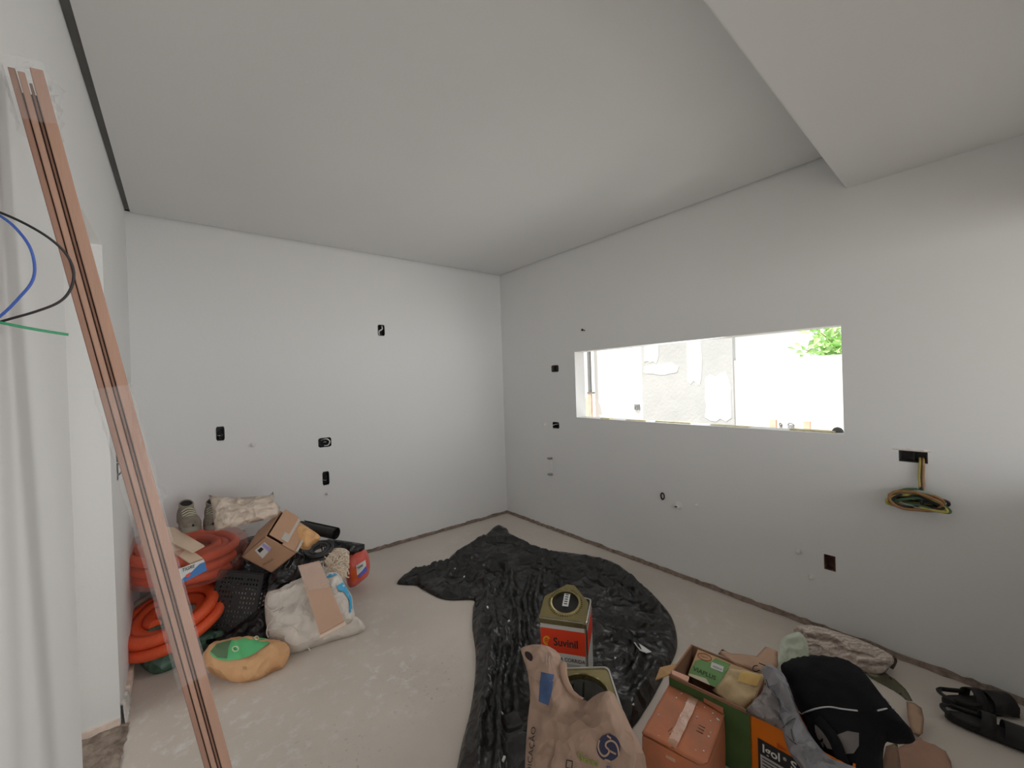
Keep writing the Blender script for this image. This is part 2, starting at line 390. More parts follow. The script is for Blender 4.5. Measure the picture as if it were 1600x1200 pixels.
# plasterboard ceiling held off the walls by a shadow gap, slab above
G = .028
tag(MB().box((LEFT_X+G, -3.2, CEIL), (RIGHT_X-LEFT_X-2*G*.8, 0, 0), (0, BACK_Y+3.2-G*.8, 0), (0, 0, .03)).build('ceiling', M_ceil, None, False), kind='structure')
tag(MB().box((-2.4, -3.4, TOP), (5.6, 0, 0), (0, 7.4, 0), (0, 0, .1)).build('ceiling_slab', M_ceil, None, False), kind='structure')
M_gap = mat('grey shadow gap channel', (.16, .16, .155), .8)
for k, (o, a, b) in enumerate((((LEFT_X+.001, -3.2, CEIL+.012), (G, 0, 0), (0, BACK_Y+3.2, 0)), ((LEFT_X, BACK_Y-G-.001, CEIL+.012), (RIGHT_X-LEFT_X, 0, 0), (0, G, 0)), ((RIGHT_X-G-.001, .6, CEIL+.012), (G, 0, 0), (0, BACK_Y-.6, 0)))):
    tag(MB().box(o, a, b, (0, 0, .02)).build('trim_%d' % (k+1), M_gap, None, False), kind='structure')
# lowered plaster soffit on the right, soft front edge
def soffit():
    z0 = 2.492; e = [PZ(1319.5, 294, z0), PZ(1172, 101, z0)]; d = unit(e[1]-e[0]); a = e[0]-d*(e[0][0]-RIGHT_X)/d[0]; c = a+d*(RIGHT_X-LEFT_X)/abs(d[0])
    nrm = np.array([-d[1], d[0], 0]); nrm = nrm if nrm[1] < 0 else -nrm; V = []; F = []; r = .012; prof = [(0, CEIL+.02), (0, z0+r)]
    for k in range(1, 6): t = math.pi/2*k/5; prof.append((r-r*math.cos(t), z0+r-r*math.sin(t)))
    prof.append((4.2, z0)); prof.append((4.2, CEIL+.02))
    for P in (a, c):
        for (s, z) in prof: V.append((P[0]+nrm[0]*s, P[1]+nrm[1]*s, z))
    n = len(prof)
    for i in range(n): F.append((i, (i+1) % n, n+(i+1) % n, n+i))
    tag(mesh('ceiling_soffit', V, F, M_ceil, None, True, 60), kind='structure')
soffit()
# low bar wall running out from the right wall, just outside the frame
tag(MB().box((.50, -.42, 0), (2.362, 0, 0), (0, .12, 0), (0, 0, 1.0)).build('wall_bar', M_wall, None, False), kind='structure')
tag(MB().box((LEFT_X, -.42, 2.1), (RIGHT_X-LEFT_X, 0, 0), (0, .12, 0), (0, 0, TOP-2.1)).build('wall_light_block', M_wall, None, False), kind='structure')  # unseen beam added to block the rear light from the soffit

def foot_strip(name, p, q, nrm, h, m, seed):
    """Ragged strip of bare mortar where the plaster stops above the floor."""
    p, q, nrm = (np.array(x, float) for x in (p, q, nrm)); L = np.linalg.norm(q-p); k = int(L/.03); V = []; F = []
    for i in range(k+1):
        c = p+(q-p)*i/k; a = h*(1+.45*nz((i*.21, seed, 0), 1)+.35*nz((i*.9, seed, 2), 1)); d = .008+.010*(.5+nz((i*.6, seed, 5), 1)); w = d+.010+.012*abs(nz((i*.8, seed, 9), 1))
        V += [c+UP*a, c+nrm*d*.6+UP*a*.97, c+nrm*d+UP*a*.45, c+nrm*w+UP*.002, c+UP*.002]
    for i in range(k):
        for j in range(4): F.append((i*5+j, i*5+j+1, (i+1)*5+j+1, (i+1)*5+j))
    o = mesh(name, V, F, m, None, False); tag(o, kind='structure')
foot_strip('trim_4', (LEFT_X, BACK_Y, 0), (RIGHT_X, BACK_Y, 0), (0, -1, 0), .024, M_joint, 1)
foot_strip('trim_5', (RIGHT_X, -.25, 0), (RIGHT_X, BACK_Y, 0), (-1, 0, 0), .024, M_joint, 4)
M_beige = mat('beige board edge', alb(196, 180, 168, .45), .8, .15, 20, .4, 50)
tag(MB().box((LEFT_X, 2.80, 0), (.018, 0, 0), (0, .92, 0), (0, 0, .055)).build('baseboard_left', M_beige, None, False), kind='structure')
def plaster_patch():
    V = []; F = []; n = 14
    for i in range(n+1):
        y = 2.575+.21*i/n; t = i/n; hz = .095*(1-.55*t)*(1+.25*nz((i, 3, 1), .9)); d = .016+.008*nz((i, 7, 2), .8)
        V += [(LEFT_X-.001, y, hz), (LEFT_X+d*.7, y, hz*.9), (LEFT_X+d, y, hz*.4), (LEFT_X+d*1.3, y, .001)]
    for i in range(n):
        for j in range(3): F.append((i*4+j, i*4+j+1, (i+1)*4+j+1, (i+1)*4+j))
    tag(mesh('trim_6', V, F, mat('grey patching plaster', alb(150, 149, 145, .42), .9, .1, 25, .5, 60), None, False), kind='structure')
plaster_patch()
def threshold():
    V = []; F = []; a, b = 10, 34
    for j in range(b+1):
        for i in range(a+1):
            x = LEFT_X-.16+.185*i/a+.012*nz((j, 4, i*.1), .7)*(i == a); y = DOOR[0]+.01+(DOOR[1]-DOOR[0]-.012)*j/b
            V.append((x, y, max(.002, .012+.016*nz((x, y, 0), 18)+.012*nz((x, y, 3), 45)-(.012 if i == a else 0))))
    for j in range(b):
        for i in range(a): F.append((j*(a+1)+i, j*(a+1)+i+1, (j+1)*(a+1)+i+1, (j+1)*(a+1)+i))
    tag(mesh('trim_7', V, F, mat('bare rough threshold', alb(128, 116, 106, .46), .95, .4, 22, 1.0, 70, col2=alb(84, 74, 66, .46)), None, False), kind='structure')
    tag(MB().box((LEFT_X-.149, DOOR[1]-.012, .004), (.147, 0, 0), (0, .0115, 0), (0, 0, .035)).build('trim_8', M_beige, None, False), kind='structure')
threshold()

tag(MB().box((-30, -30, -.45), (60, 0, 0), (0, 60, 0), (0, 0, .1)).build('floor_ground', mat('garden earth', (.30, .27, .22), .95, .2, 2), None, False), kind='structure')
# ------------------------------------------------------------------ outdoors, seen through the window
M_ext = mat('white rendered garden wall', (.86, .86, .85), .8, .02, 3)
M_extc = mat('raw grey cement render', (.50, .51, .505), .9, .2, 2.4, .3, 30, col2=(.43, .44, .44), detail=6)
M_extg = mat('grey post', (.16, .165, .165), .8)
M_raw = mat('raw timber prop', (.80, .55, .42), .8, .15, 12)
tag(MB().box((RIGHT_X+.13, -4, -.22), (7, 0, 0), (0, 14, 0), (0, 0, .2)).build('floor_outside', mat('pale yard concrete', (.6, .6, .57), .9, .1, 3), None, False), kind='structure')
def ext(name, px0, px1, x, ztop, z0, m, t=.15):
    p, q = PX(px0, 600, x), PX(px1, 600, x)
    return tag(MB().box((x, q[1], z0), (t, 0, 0), (0, p[1]-q[1], 0), (0, 0, ztop-z0)).build(name, m, None, False), kind='structure')
ext('wall_outside_white', 919, 1003, 4.35, 3.2, -.02, M_ext)
ext('wall_outside_cement', 1003, 1146, 4.345, 3.2, -.02, M_extc, .07)
ztop = PX(1240, 558, 4.36)[2]
ext('wall_outside_low', 1140, 1420, 4.36, ztop, -.02, M_ext)
# pale patches of plaster on the cement wall, slightly proud
M_pl = mat('white plaster patch', (.66, .66, .64), .9, .15, 6, .3, 30)
for k, (u0, v0, u1, v1) in enumerate(((1006, 570, 1060, 584), (1072, 520, 1098, 600), (1100, 585, 1144, 660), (1006, 520, 1030, 566))):
    p, q = PX(u0, v0, 4.345), PX(u1, v1, 4.345)
    V = []; F = []; n = 18; c = (p+q)/2; hw, hh = abs(p[1]-q[1])/2, abs(p[2]-q[2])/2
    for d in (0, -.003):
        for i in range(n):
            a = 2*math.pi*i/n; s = 1+.35*nz((i*.9, k*3, 1), 1); cc, ss = math.cos(a), math.sin(a); m_ = max(abs(cc), abs(ss))**.7
            V.append((4.345+d, c[1]+hw*cc/m_*s, c[2]+hh*ss/m_*s))
    F = [tuple(range(n, 2*n))[::-1], tuple(range(n))]+[(i, (i+1) % n, n+(i+1) % n, n+i) for i in range(n)]
    tag(mesh('trim_%d' % (20+k), V, F, M_pl, None, False), kind='structure')
def outdoor():
    p = PX(921, 600, 4.26)
    t = thing('prop_post', (4.25, p[1], -.02), 'slim grey post with raw timber lower half outside the window', 'post')
    MB().box((4.26, p[1]-.015, 1.30), (.03, 0, 0), (0, .04, 0), (0, 0, 1.6)).build('upper_post', M_extg, t, False)
    MB().box((4.25, p[1]-.02, -.02), (.04, 0, 0), (0, .022, 0), (0, 0, 1.32)).box((4.25, p[1]+.008, -.02), (.04, 0, 0), (0, .018, 0), (0, 0, 1.32)).build('timber_leg', M_raw, t, False)
    MB().box((4.245, p[1]-.06, 1.30), (.05, 0, 0), (0, .09, 0), (0, 0, .02)).build('bracket', M_extg, t, False)
    q = PX(996, 636, 4.35)
    t = thing('outdoor_socket_box', (4.35, q[1], q[2]-.04), 'small grey square socket box on the white outdoor wall', 'socket box')
    MB().box((4.335, q[1]-.035, q[2]-.035), (.02, 0, 0), (0, .07, 0), (0, 0, .07)).build('box_rim', mat('dusty grey plastic', (.22, .23, .23), .7), t, False)
    MB().tube([(4.333, q[1]-.02, q[2]+.02), (4.315, q[1]+.01, q[2]), (4.333, q[1]+.02, q[2]-.02)], .004, 6, 4).build('wire', M_extg, t)
    r = PX(1208, 656, 4.2); z1 = r[2]
    t = thing('sawhorse', (4.25, r[1], -.02), 'raw timber sawhorse standing against the low white outdoor wall', 'sawhorse')
    MB().box((4.2, r[1]-.30, z1), (.06, 0, 0), (0, .45, 0), (0, 0, .02)).build('top_board', mat('pale board', (.8, .76, .7), .8), t, False)
    MB().box((4.2, r[1]-.02, -.02), (.04, 0, 0), (0, .05, 0), (0, 0, z1+.02)).build('leg', M_raw, t, False)
    MB().box((4.2, r[1]-.28, -.02), (.04, 0, 0), (0, .05, 0), (0, 0, z1+.02)).build('leg', M_raw, t, False)
    for k, (u0, v0, u1) in enumerate(((1214.5, 665, 1219), (1227.5, 665, 1238))):
        a, b = PX(u0, v0, 3.9), PX(u1, v0, 3.9); w = a[1]-b[1]
        t = thing('rubble_bucket', (3.95, (a[1]+b[1])/2, -.02), ('narrower' if k == 0 else 'wider')+' of the two dark buckets by the low outdoor wall', 'bucket', None)
        V, F = rings([(w*.42, 0), (w*.5, a[2]+.02), (w*.44, a[2]+.02), (w*.38, .02)], 16)
        mesh('bucket_body', [(v[0]+3.95, v[1]+(a[1]+b[1])/2, v[2]-.02) for v in V], F+[tuple(range(15, -1, -1)), tuple(range(48, 64))], M_extg, t)
        MB().tube([(3.95, a[1], a[2]), (3.93, (a[1]+b[1])/2, a[2]+.02), (3.95, b[1], a[2])], .004, 6, 4).build('handle', M_extg, t)
    a = PX(1309, 675, 3.02)
    V, F = rings([(.028, 0), (.026, .012), (.018, .024), (.004, .03)], 16)
    tag(mesh('mortar_lump', [(v[0]+2.95, v[1]+PX(1309, 675, 2.95)[1], v[2]+WIN[2]) for v in V], F+[tuple(range(48, 64)), tuple(range(15, -1, -1))], M_extg), 'small dark lump on the window sill at its right end', 'lump')
    b = MB(); y = WIN[0]+.05; rnd = random.Random(5)
    while y < WIN[1]-.25:
        L = rnd.uniform(.10, .3); b.box((RIGHT_X+.015+rnd.uniform(0, .03), y, WIN[2]), (.05, 0, 0), (0, L, 0), (0, 0, rnd.uniform(.004, .010))); y += L+rnd.uniform(.05, .25)
    o = b.build('sill_mortar', mat('yellowish mortar crust', (.72, .66, .42), .9, .2, 20), None, False); tag(o, 'yellowish crumbly mortar left along the window sill', 'mortar', None, 'stuff')
outdoor()
def tree():
    rnd = random.Random(11); c = PX(1300, 528, 6.6)
    t = thing('garden_tree', (c[0], c[1]-.2, -.02), 'leafy green tree rising behind the low outdoor wall', 'tree')
    M_bark = mat('bark', (.30, .2, .13), .9, .3, 15); M_leaf = mat('sunlit leaf', (.40, .66, .24), .6, .35, 8)
    b = MB(); base = np.array([c[0], c[1]-.2, -.02]); tips = []
    b.tube([base, base+[.02, .02, .9], base+[0, .05, 1.5], base+[.05, .05, 2.0]], [.06, .05, .04, .02], 8, 4)
    for k in range(11):
        a = rnd.uniform(0, 6.28); s = base+[0, .04, rnd.uniform(1.05, 1.9)]; e = s+[math.cos(a)*.5, math.sin(a)*.55, rnd.uniform(.05, .5)]
        b.tube([s, (s+e)/2+[0, 0, .08], e], [.018, .012, .005], 6, 3); tips += [s+(e-s)*q for q in (.45, .7, .95)]
    b.build('trunk', M_bark, t)
    V = []; F = []
    for p in tips:
        for k in range(16):
            d = unit([rnd.gauss(0, 1), rnd.gauss(0, 1), rnd.gauss(0, .6)]); q = p+d*rnd.uniform(.02, .17); L = rnd.uniform(.09, .15); w = L*.26
            s = unit(np.cross(d, [rnd.gauss(0, 1), rnd.gauss(0, 1), 1])); nn = np.cross(d, s); i = len(V)
            V += [q, q+d*L*.45+s*w-nn*.01, q+d*L, q+d*L*.45-s*w-nn*.01]; F += [(i, i+1, i+2), (i, i+2, i+3)]
    tag(mesh('foliage', V, F, M_leaf, t, False), kind='stuff')
tree()

# ------------------------------------------------------------------ fittings on the walls
M_blk = mat('black plastic', (.018, .018, .018), .5, .2)
M_whw = mat('white insulated wire', (.75, .74, .72), .5)
M_blw = mat('black insulated wire', (.02, .02, .02), .45)
M_capw = mat('white plastic cap', (.74, .74, .72), .5)
M_rim = mat('rough white plaster rim', (.84, .84, .82), .9, .05, 30, .6, 60)
def wall_box(rect, back, label, style):
    """Flush electrical box: shell in the recess, plaster rim round the opening, ends of wire inside."""
    a0, a1, z0, z1 = rect; w, h = a1-a0, z1-z0
    P = (lambda a, z, d: np.array([a, BACK_Y+d, z])) if back else (lambda a, z, d: np.array([RIGHT_X+d, a, z]))
    t = thing('electrical_box', P((a0+a1)/2, z0, 0), label, 'electrical box', 'electrical boxes in the walls')
    b = MB(); T = .004; D = .055; e = .0015
    ax, dz = P(1, 0, 0)-P(0, 0, 0), P(0, 0, 1)-P(0, 0, 0)
    q0 = P(a0+e, z0+e, .002); W, H = w-2*e, h-2*e
    b.box(q0+dz*D, ax*W, UP*H, dz*.003).box(q0, ax*T, UP*H, dz*D).box(q0+ax*(W-T), ax*T, UP*H, dz*D).box(q0, ax*W, UP*T, dz*D).box(q0+UP*(H-T), ax*W, UP*T, dz*D)
    s = min(w, h)*.2                                # screw lugs in the middle of the short sides
    if h > w: b.box(q0+ax*(W/2-s/2), ax*s, UP*s*.7, dz*.01).box(q0+ax*(W/2-s/2)+UP*(H-s*.7), ax*s, UP*s*.7, dz*.01)
    else: b.box(q0+UP*(H/2-s/2), UP*s, ax*s*.7, dz*.01).box(q0+UP*(H/2-s/2)+ax*(W-s*.7), UP*s, ax*s*.7, dz*.01)
    b.build('back_box', M_blk if style != 'none' else mat('dusty grey box', (.10, .095, .09), .8, .25, 30), t, False)
    r = MB(); k = 20; out = []; rnd = random.Random(int(a0*977))
    V = []; F = []
    for i in range(k):
        tt = 2*math.pi*i/k; cc, ss = math.cos(tt), math.sin(tt); m_ = max(abs(cc), abs(ss)); x, z = cc/m_, ss/m_
        g = rnd.uniform(.0035, .008); V += [P((a0+a1)/2+x*w/2, (z0+z1)/2+z*h/2, .001), P((a0+a1)/2+x*(w/2+g*.4), (z0+z1)/2+z*(h/2+g*.4), -.003), P((a0+a1)/2+x*(w/2+g), (z0+z1)/2+z*(h/2+g), .0005)]
    for i in range(k):
        for j in (0, 1): F.append((i*3+j, i*3+j+1, ((i+1) % k)*3+j+1, ((i+1) % k)*3+j))
    mesh('plaster_rim', V, F, M_rim, t)
    cx, cz = (a0+a1)/2, (z0+z1)/2
    def wr(name, pts, m, rad=.0035): MB().tube([P(cx+x*w, cz+z*h, d) for x, z, d in pts], rad, 6, 5).build(name, m, t)
    if style == 'slash':
        wr('wire', [(-.1, -.4, .03), (-.3, -.1, .005), (.1, .1, -.004), (.2, .42, .02)], M_whw, .006); wr('wire', [(-.25, .3, .03), (-.1, .05, .0), (.25, -.25, .02)], M_blw)
    if style == 'loop':
        wr('wire', [(-.2, .2, .03), (.1, .36, .0), (.35, .1, -.006), (.25, -.3, .0), (0, -.36, .02)], M_whw, .005)
        wr('wire', [(-.3, .0, .03), (-.1, .25, .0), (.15, .1, -.004), (0, -.2, .01), (-.2, -.1, .03)], M_blw, .004); wr('wire', [(-.05, .0, .02), (.03, .08, 0), (.08, 0, .0)], M_whw, .003)
    if style == 'ends':
        wr('wire', [(-.2, -.4, .04), (-.25, 0, .01), (.1, .15, .0), (.28, .05, .02)], M_blw); wr('wire', [(-.4, -.1, .03), (-.1, -.14, .0), (.3, -.12, .03)], M_whw, .002); wr('wire', [(.25, -.35, .03), (.1, -.2, 0), (.2, .3, .03)], M_blw)
    if style == 'hang':
        wr('wire', [(-.2, .2, .03), (.1, .1, -.005), (.35, -.1, -.012), (.38, -.6, -.006), (.3, -.75, -.004)], M_whw, .003); wr('wire', [(-.2, -.3, .03), (.1, .2, .0), (.3, -.3, .02)], M_blw)
    return t
wall_box(BB['high'], True, 'small black open box high on the back wall with a white wire across it', 'slash')
wall_box(BB['low left'], True, 'black open box on the back wall above the rubbish pile, furthest left', 'ends')
wall_box(BB['flat'], True, 'black open box lying sideways on the back wall with a looped white wire', 'loop')
wall_box(BB['lowest'], True, 'upright black open box on the back wall directly below the sideways one', 'ends')
wall_box(RB['upper'], False, 'small grey open box left of the window, level with its upper part', 'none')
wall_box(RB['lower'], False, 'small black open box left of the window near its sill height', 'hang')
def caps():
    def cap(p, n, label, r=.014, stub=.02, name='wall_plug', dark=False, cat='pipe cap'):
        n = unit(n); a, b, n = frame_from(n)
        t = thing(name, p, label, cat)
        V, F = rings([(r*1.5, 0), (r*1.45, .004), (r, .005), (r*.95, stub), (r*.6, stub+.004)], 16)
        mesh('collar', place(V, p, a, b, n), F+[tuple(range(64, 80))], M_rim if dark else M_capw, t, True, 50)
        MB().box(np.array(p)+n*(stub+.002)-a*r*.5-b*r*.18, a*r, b*r*.36, n*.006).build('grip', M_blk if dark else M_capw, t, False)
    BN, RN = (0, -1, 0), (-1, 0, 0)
    cap(PY(395, 695), BN, 'white water pipe cap on the back wall between the two left boxes')
    cap(PY(511, 771), BN, 'small white pipe cap on the back wall under the lowest box', .010)
    cap(PX(851, 663), RN, 'white pipe cap beside the black box left of the window', .016)
    cap(PX(1089, 789), RN, 'tiny white cap right of the stub pipe below the window', .008)
    cap(PX(1249, 861), RN, 'white pipe cap up and left of the brown square hole', .013)
    cap(PX(1267, 902), RN, 'white pipe cap down and left of the brown square hole', .011)
    cap(PX(1060, 790), RN, 'grey plugged pipe stub below the window between ring and cap', .02, .03, 'pipe_stub', True, 'pipe')
    # open pipe end
    p = PX(1036, 775); t = thing('drain_pipe_end', p, 'black ringed pipe end with pale mouth low on the right wall', 'pipe')
    V, F = rings([(.017, 0), (.022, .002), (.024, .010), (.019, .014), (.015, .010), (.014, 0)], 20); a, b, n = frame_from(RN)
    mesh('pipe_ring', place([(v[0]*.75, v[1]*1.25, v[2]) for v in V], p, a, b, n), F, M_blk, t)
    V, F = rings([(.0145, .002), (.010, .004), (.003, .005)], 20); mesh('mouth_plug', place([(v[0]*.75, v[1]*1.25, v[2]) for v in V], p, a, b, n), F+[tuple(range(40, 60))], M_capw, t)
    # tap outlets joined by a pale chase
    p, q = PX(862, 716), PX(862.5, 741); t = thing('tap_outlet', q, 'two short metal tap outlets joined by a pale plaster strip, left of window', 'pipe outlet')
    M_met = mat('dull metal', (.35, .34, .32), .4, .1, 10, metal=.7)
    for c in (p, q):
        b = MB(); b.tube([c+[.002, 0, 0], c+[-.03, 0, 0], c+[-.05, .01, .006]], [.011, .011, .007], 10); b.tube([c+[-.022, -.028, 0], c+[-.022, .03, .004]], .005, 8); b.build('outlet', M_met, t)
    b = MB(); b.box(q+[-.004, -.012, .02], (.006, 0, 0), (0, .024, 0), (0, 0, p[2]-q[2]-.04)); b.build('plaster_strip', M_rim, t, False)
    p = PX(913.5, 516.5); b = MB(); b.tube([p+[.004, 0, 0], p+[-.03, 0, .004]], .005, 8); b.tube([p+[-.03, 0, .004], p+[-.036, 0, .005]], .011, 10); o = b.build('wall_nail', M_blk); tag(o, 'dark nail in the wall above the window left corner', 'nail')
    a0, a1, z0, z1 = RB['hole']; t = thing('niche_box', (RIGHT_X, (a0+a1)/2, z0), 'brown rectangular open hole low on the right wall', 'wall hole')
    M_br = mat('rusty brown recess', alb(58, 40, 34, .3), .95, .4, 30, .5, 50); b = MB(); e = .001
    b.box((RIGHT_X+.05, a0+e, z0+e), (.006, 0, 0), (0, a1-a0-2*e, 0), (0, 0, z1-z0-2*e)).box((RIGHT_X+.001, a0+e, z0+e), (.05, 0, 0), (0, .004, 0), (0, 0, z1-z0-2*e)).box((RIGHT_X+.001, a1-e-.004, z0+e), (.05, 0, 0), (0, .004, 0), (0, 0, z1-z0-2*e))
    b.box((RIGHT_X+.001, a0+e, z0+e), (.05, 0, 0), (0, a1-a0-2*e, 0), (0, 0, .004)).box((RIGHT_X+.001, a0+e, z1-e-.004), (.05, 0, 0), (0, a1-a0-2*e, 0), (0, 0, .004)); b.build('recess', M_br, t, False)
    MB().box((RIGHT_X-.002, a0-.004, z1), (.012, 0, 0), (0, a1-a0+.008, 0), (0, 0, .006)).build('lintel_chip', M_rim, t, False)
caps()
def cable_box():
    a0, a1, z0, z1 = RB['cable']; t = thing('cable_outlet_box', (RIGHT_X, (a0+a1)/2, z0), 'wide dark open box on the right wall with pale ragged plaster above', 'electrical box')
    b = MB(); e = .001; w, h = a1-a0-2*e, z1-z0-2*e
    b.box((RIGHT_X+.05, a0+e, z0+e), (.005, 0, 0), (0, w, 0), (0, 0, h)).box((RIGHT_X+.001, a0+e, z0+e), (.05, 0, 0), (0, .004, 0), (0, 0, h)).box((RIGHT_X+.001, a1-e-.004, z0+e), (.05, 0, 0), (0, .004, 0), (0, 0, h)).box((RIGHT_X+.001, a0+e, z0+e), (.05, 0, 0), (0, w, 0), (0, 0, .004)).box((RIGHT_X+.001, a0+e, z1-e-.004), (.05, 0, 0), (0, w, 0), (0, 0, .004))
    b.box((RIGHT_X+.03, a0+w*.48, z0+e), (.02, 0, 0), (0, .006, 0), (0, 0, h)).build('back_box', mat('dark grey plastic', (.045, .042, .04), .6, .2), t, False)
    V = []; F = []; n = 24
    for i in range(n+1):
        y = a0-.012+(a1-a0+.03)*i/n; s = .012+.014*abs(nz((i*.5, 1, 1), 1)); V += [(RIGHT_X+.001, y, z1-.001), (RIGHT_X-.004, y, z1+.003), (RIGHT_X+.0003, y, z1+s)]
    for i in range(n):
        for j in (0, 1): F.append((i*3+j, i*3+j+1, (i+1)*3+j+1, (i+1)*3+j))
    mesh('plaster_rim', V, F, mat('grey ragged plaster', alb(176, 172, 166, .5), .9, .15, 30, .6, 60), t)
    # the cable that hangs out of it, wound into a flat hank
    cols = [('green and yellow', alb(140, 128, 62, .5)), ('black', (.02, .02, .02)), ('brown', alb(112, 82, 50, .5)), ('grey', alb(110, 116, 106, .5)), ('green', alb(50, 74, 54, .5))]
    t = thing('hanging_cable', PX(1436, 795), 'hank of green, yellow and black wires hanging from the wide wall box', 'cable')
    c0 = PX(1436, 778); yc, zc_ = c0[1], c0[2]; rnd = random.Random(3)
    for k in range(13):
        nm, cl = cols[k % 5]; m = mat(nm+' wire', cl, .45, .1); pts = []
        if k < 3: top = PX(1438+k*2, 716, RIGHT_X+.02); pts += [top, PX(1438.5+k*2, 722, RIGHT_X-.012), PX(1437+k*2.5, 745, RIGHT_X-.014), PX(1438+k*2, 764, RIGHT_X-.03)]
        ry, rz = rnd.uniform(.070, .108), rnd.uniform(.014, .046); oy, oz = rnd.uniform(-.012, .012), rnd.uniform(-.012, .010)
        for j in range(15):
            a = math.pi/2+2*math.pi*j/14*(1 if k % 2 else -1); pts.append((RIGHT_X-.030-.005*k+.008*math.sin(a*2+k), yc+oy+ry*math.cos(a), zc_+oz+rz*math.sin(a)+.008*math.cos(2*a+k)-.012*abs(math.cos(a))))
        MB().tube(pts, .0068, 7, 3).build('wire', m, t)
    MB().tube([(RIGHT_X-.02, yc-.02, zc_-.055), (RIGHT_X-.08, yc-.02, zc_-.01), (RIGHT_X-.05, yc-.015, zc_+.055), (RIGHT_X-.02, yc-.01, zc_+.05)], .007, 7, 4).build('wrap_tie', M_blw, t)
    # box on the left wall
    a0, a1, z0, z1 = LBOX; t = thing('electrical_box', (LEFT_X, (a0+a1)/2, z0), 'open box with loose wires on the left wall right behind the leaning planks', 'electrical box')
    b = MB(); w, h = a1-a0-2*e, z1-z0-2*e; X = LEFT_X
    b.box((X-.055, a0+e, z0+e), (.005, 0, 0), (0, w, 0), (0, 0, h)).box((X-.051, a0+e, z0+e), (.05, 0, 0), (0, .004, 0), (0, 0, h)).box((X-.051, a1-e-.004, z0+e), (.05, 0, 0), (0, .004, 0), (0, 0, h)).box((X-.051, a0+e, z0+e), (.05, 0, 0), (0, w, 0), (0, 0, .004)).box((X-.051, a0+e, z1-e-.004), (.05, 0, 0), (0, w, 0), (0, 0, .004)); b.build('back_box', M_blk, t, False)
    for s, m in ((-.02, M_blw), (.0, M_whw), (.02, M_blw)):
        y = (a0+a1)/2+s; MB().tube([(X-.04, y, z1-.03), (X+.012, y-.01, z1-.05), (X+.02, y+.015, (z0+z1)/2), (X+.008, y-.01, z0+.03), (X-.03, y, z0+.02)], .0035, 6, 4).build('wire', m, t)
    # three wires that reach in from the left edge
    M_bl = mat('blue insulated wire', alb(44, 68, 128, .5), .45); M_gr = mat('green insulated wire', alb(30, 105, 70, .42), .45)
    root = PX(-70, 430, LEFT_X)
    for nm, m, pts in (('black', M_blw, [(-40, 318, .72), (0, 332, .73), (40, 350, .74), (78, 373, .76), (104, 398, .78), (115, 425, .79), (110, 452, .79), (92, 472, .78), (55, 487, .76), (0, 503, .74), (-40, 520, .72)]),
                       ('blue', M_bl, [(-40, 316, .72), (0, 337, .72), (25, 357, .73), (46, 385, .74), (54, 415, .75), (50, 440, .75), (30, 465, .74), (0, 494, .73), (-40, 515, .72)]),
                       ('green', M_gr, [(-40, 498, .72), (0, 504, .73), (40, 512, .75), (75, 518, .77), (107, 523, .79)])):
        P = [PD(*p) for p in pts]; st = [root, (root*.4+P[0]*.6)+[0, .0, .0]]; P = st+P+([root+[0, 0, -.02]] if nm != 'green' else [])
        o = MB().tube(P, .0023 if nm != 'green' else .0025, 7, 6).build('loose_wire', m); tag(o, dict(black='longest loose wire, black, looping out over the leaning planks', blue='blue loose wire curving out from the left edge', green='short straight green wire end sticking out from the left edge')[nm], 'wire')
cable_box()

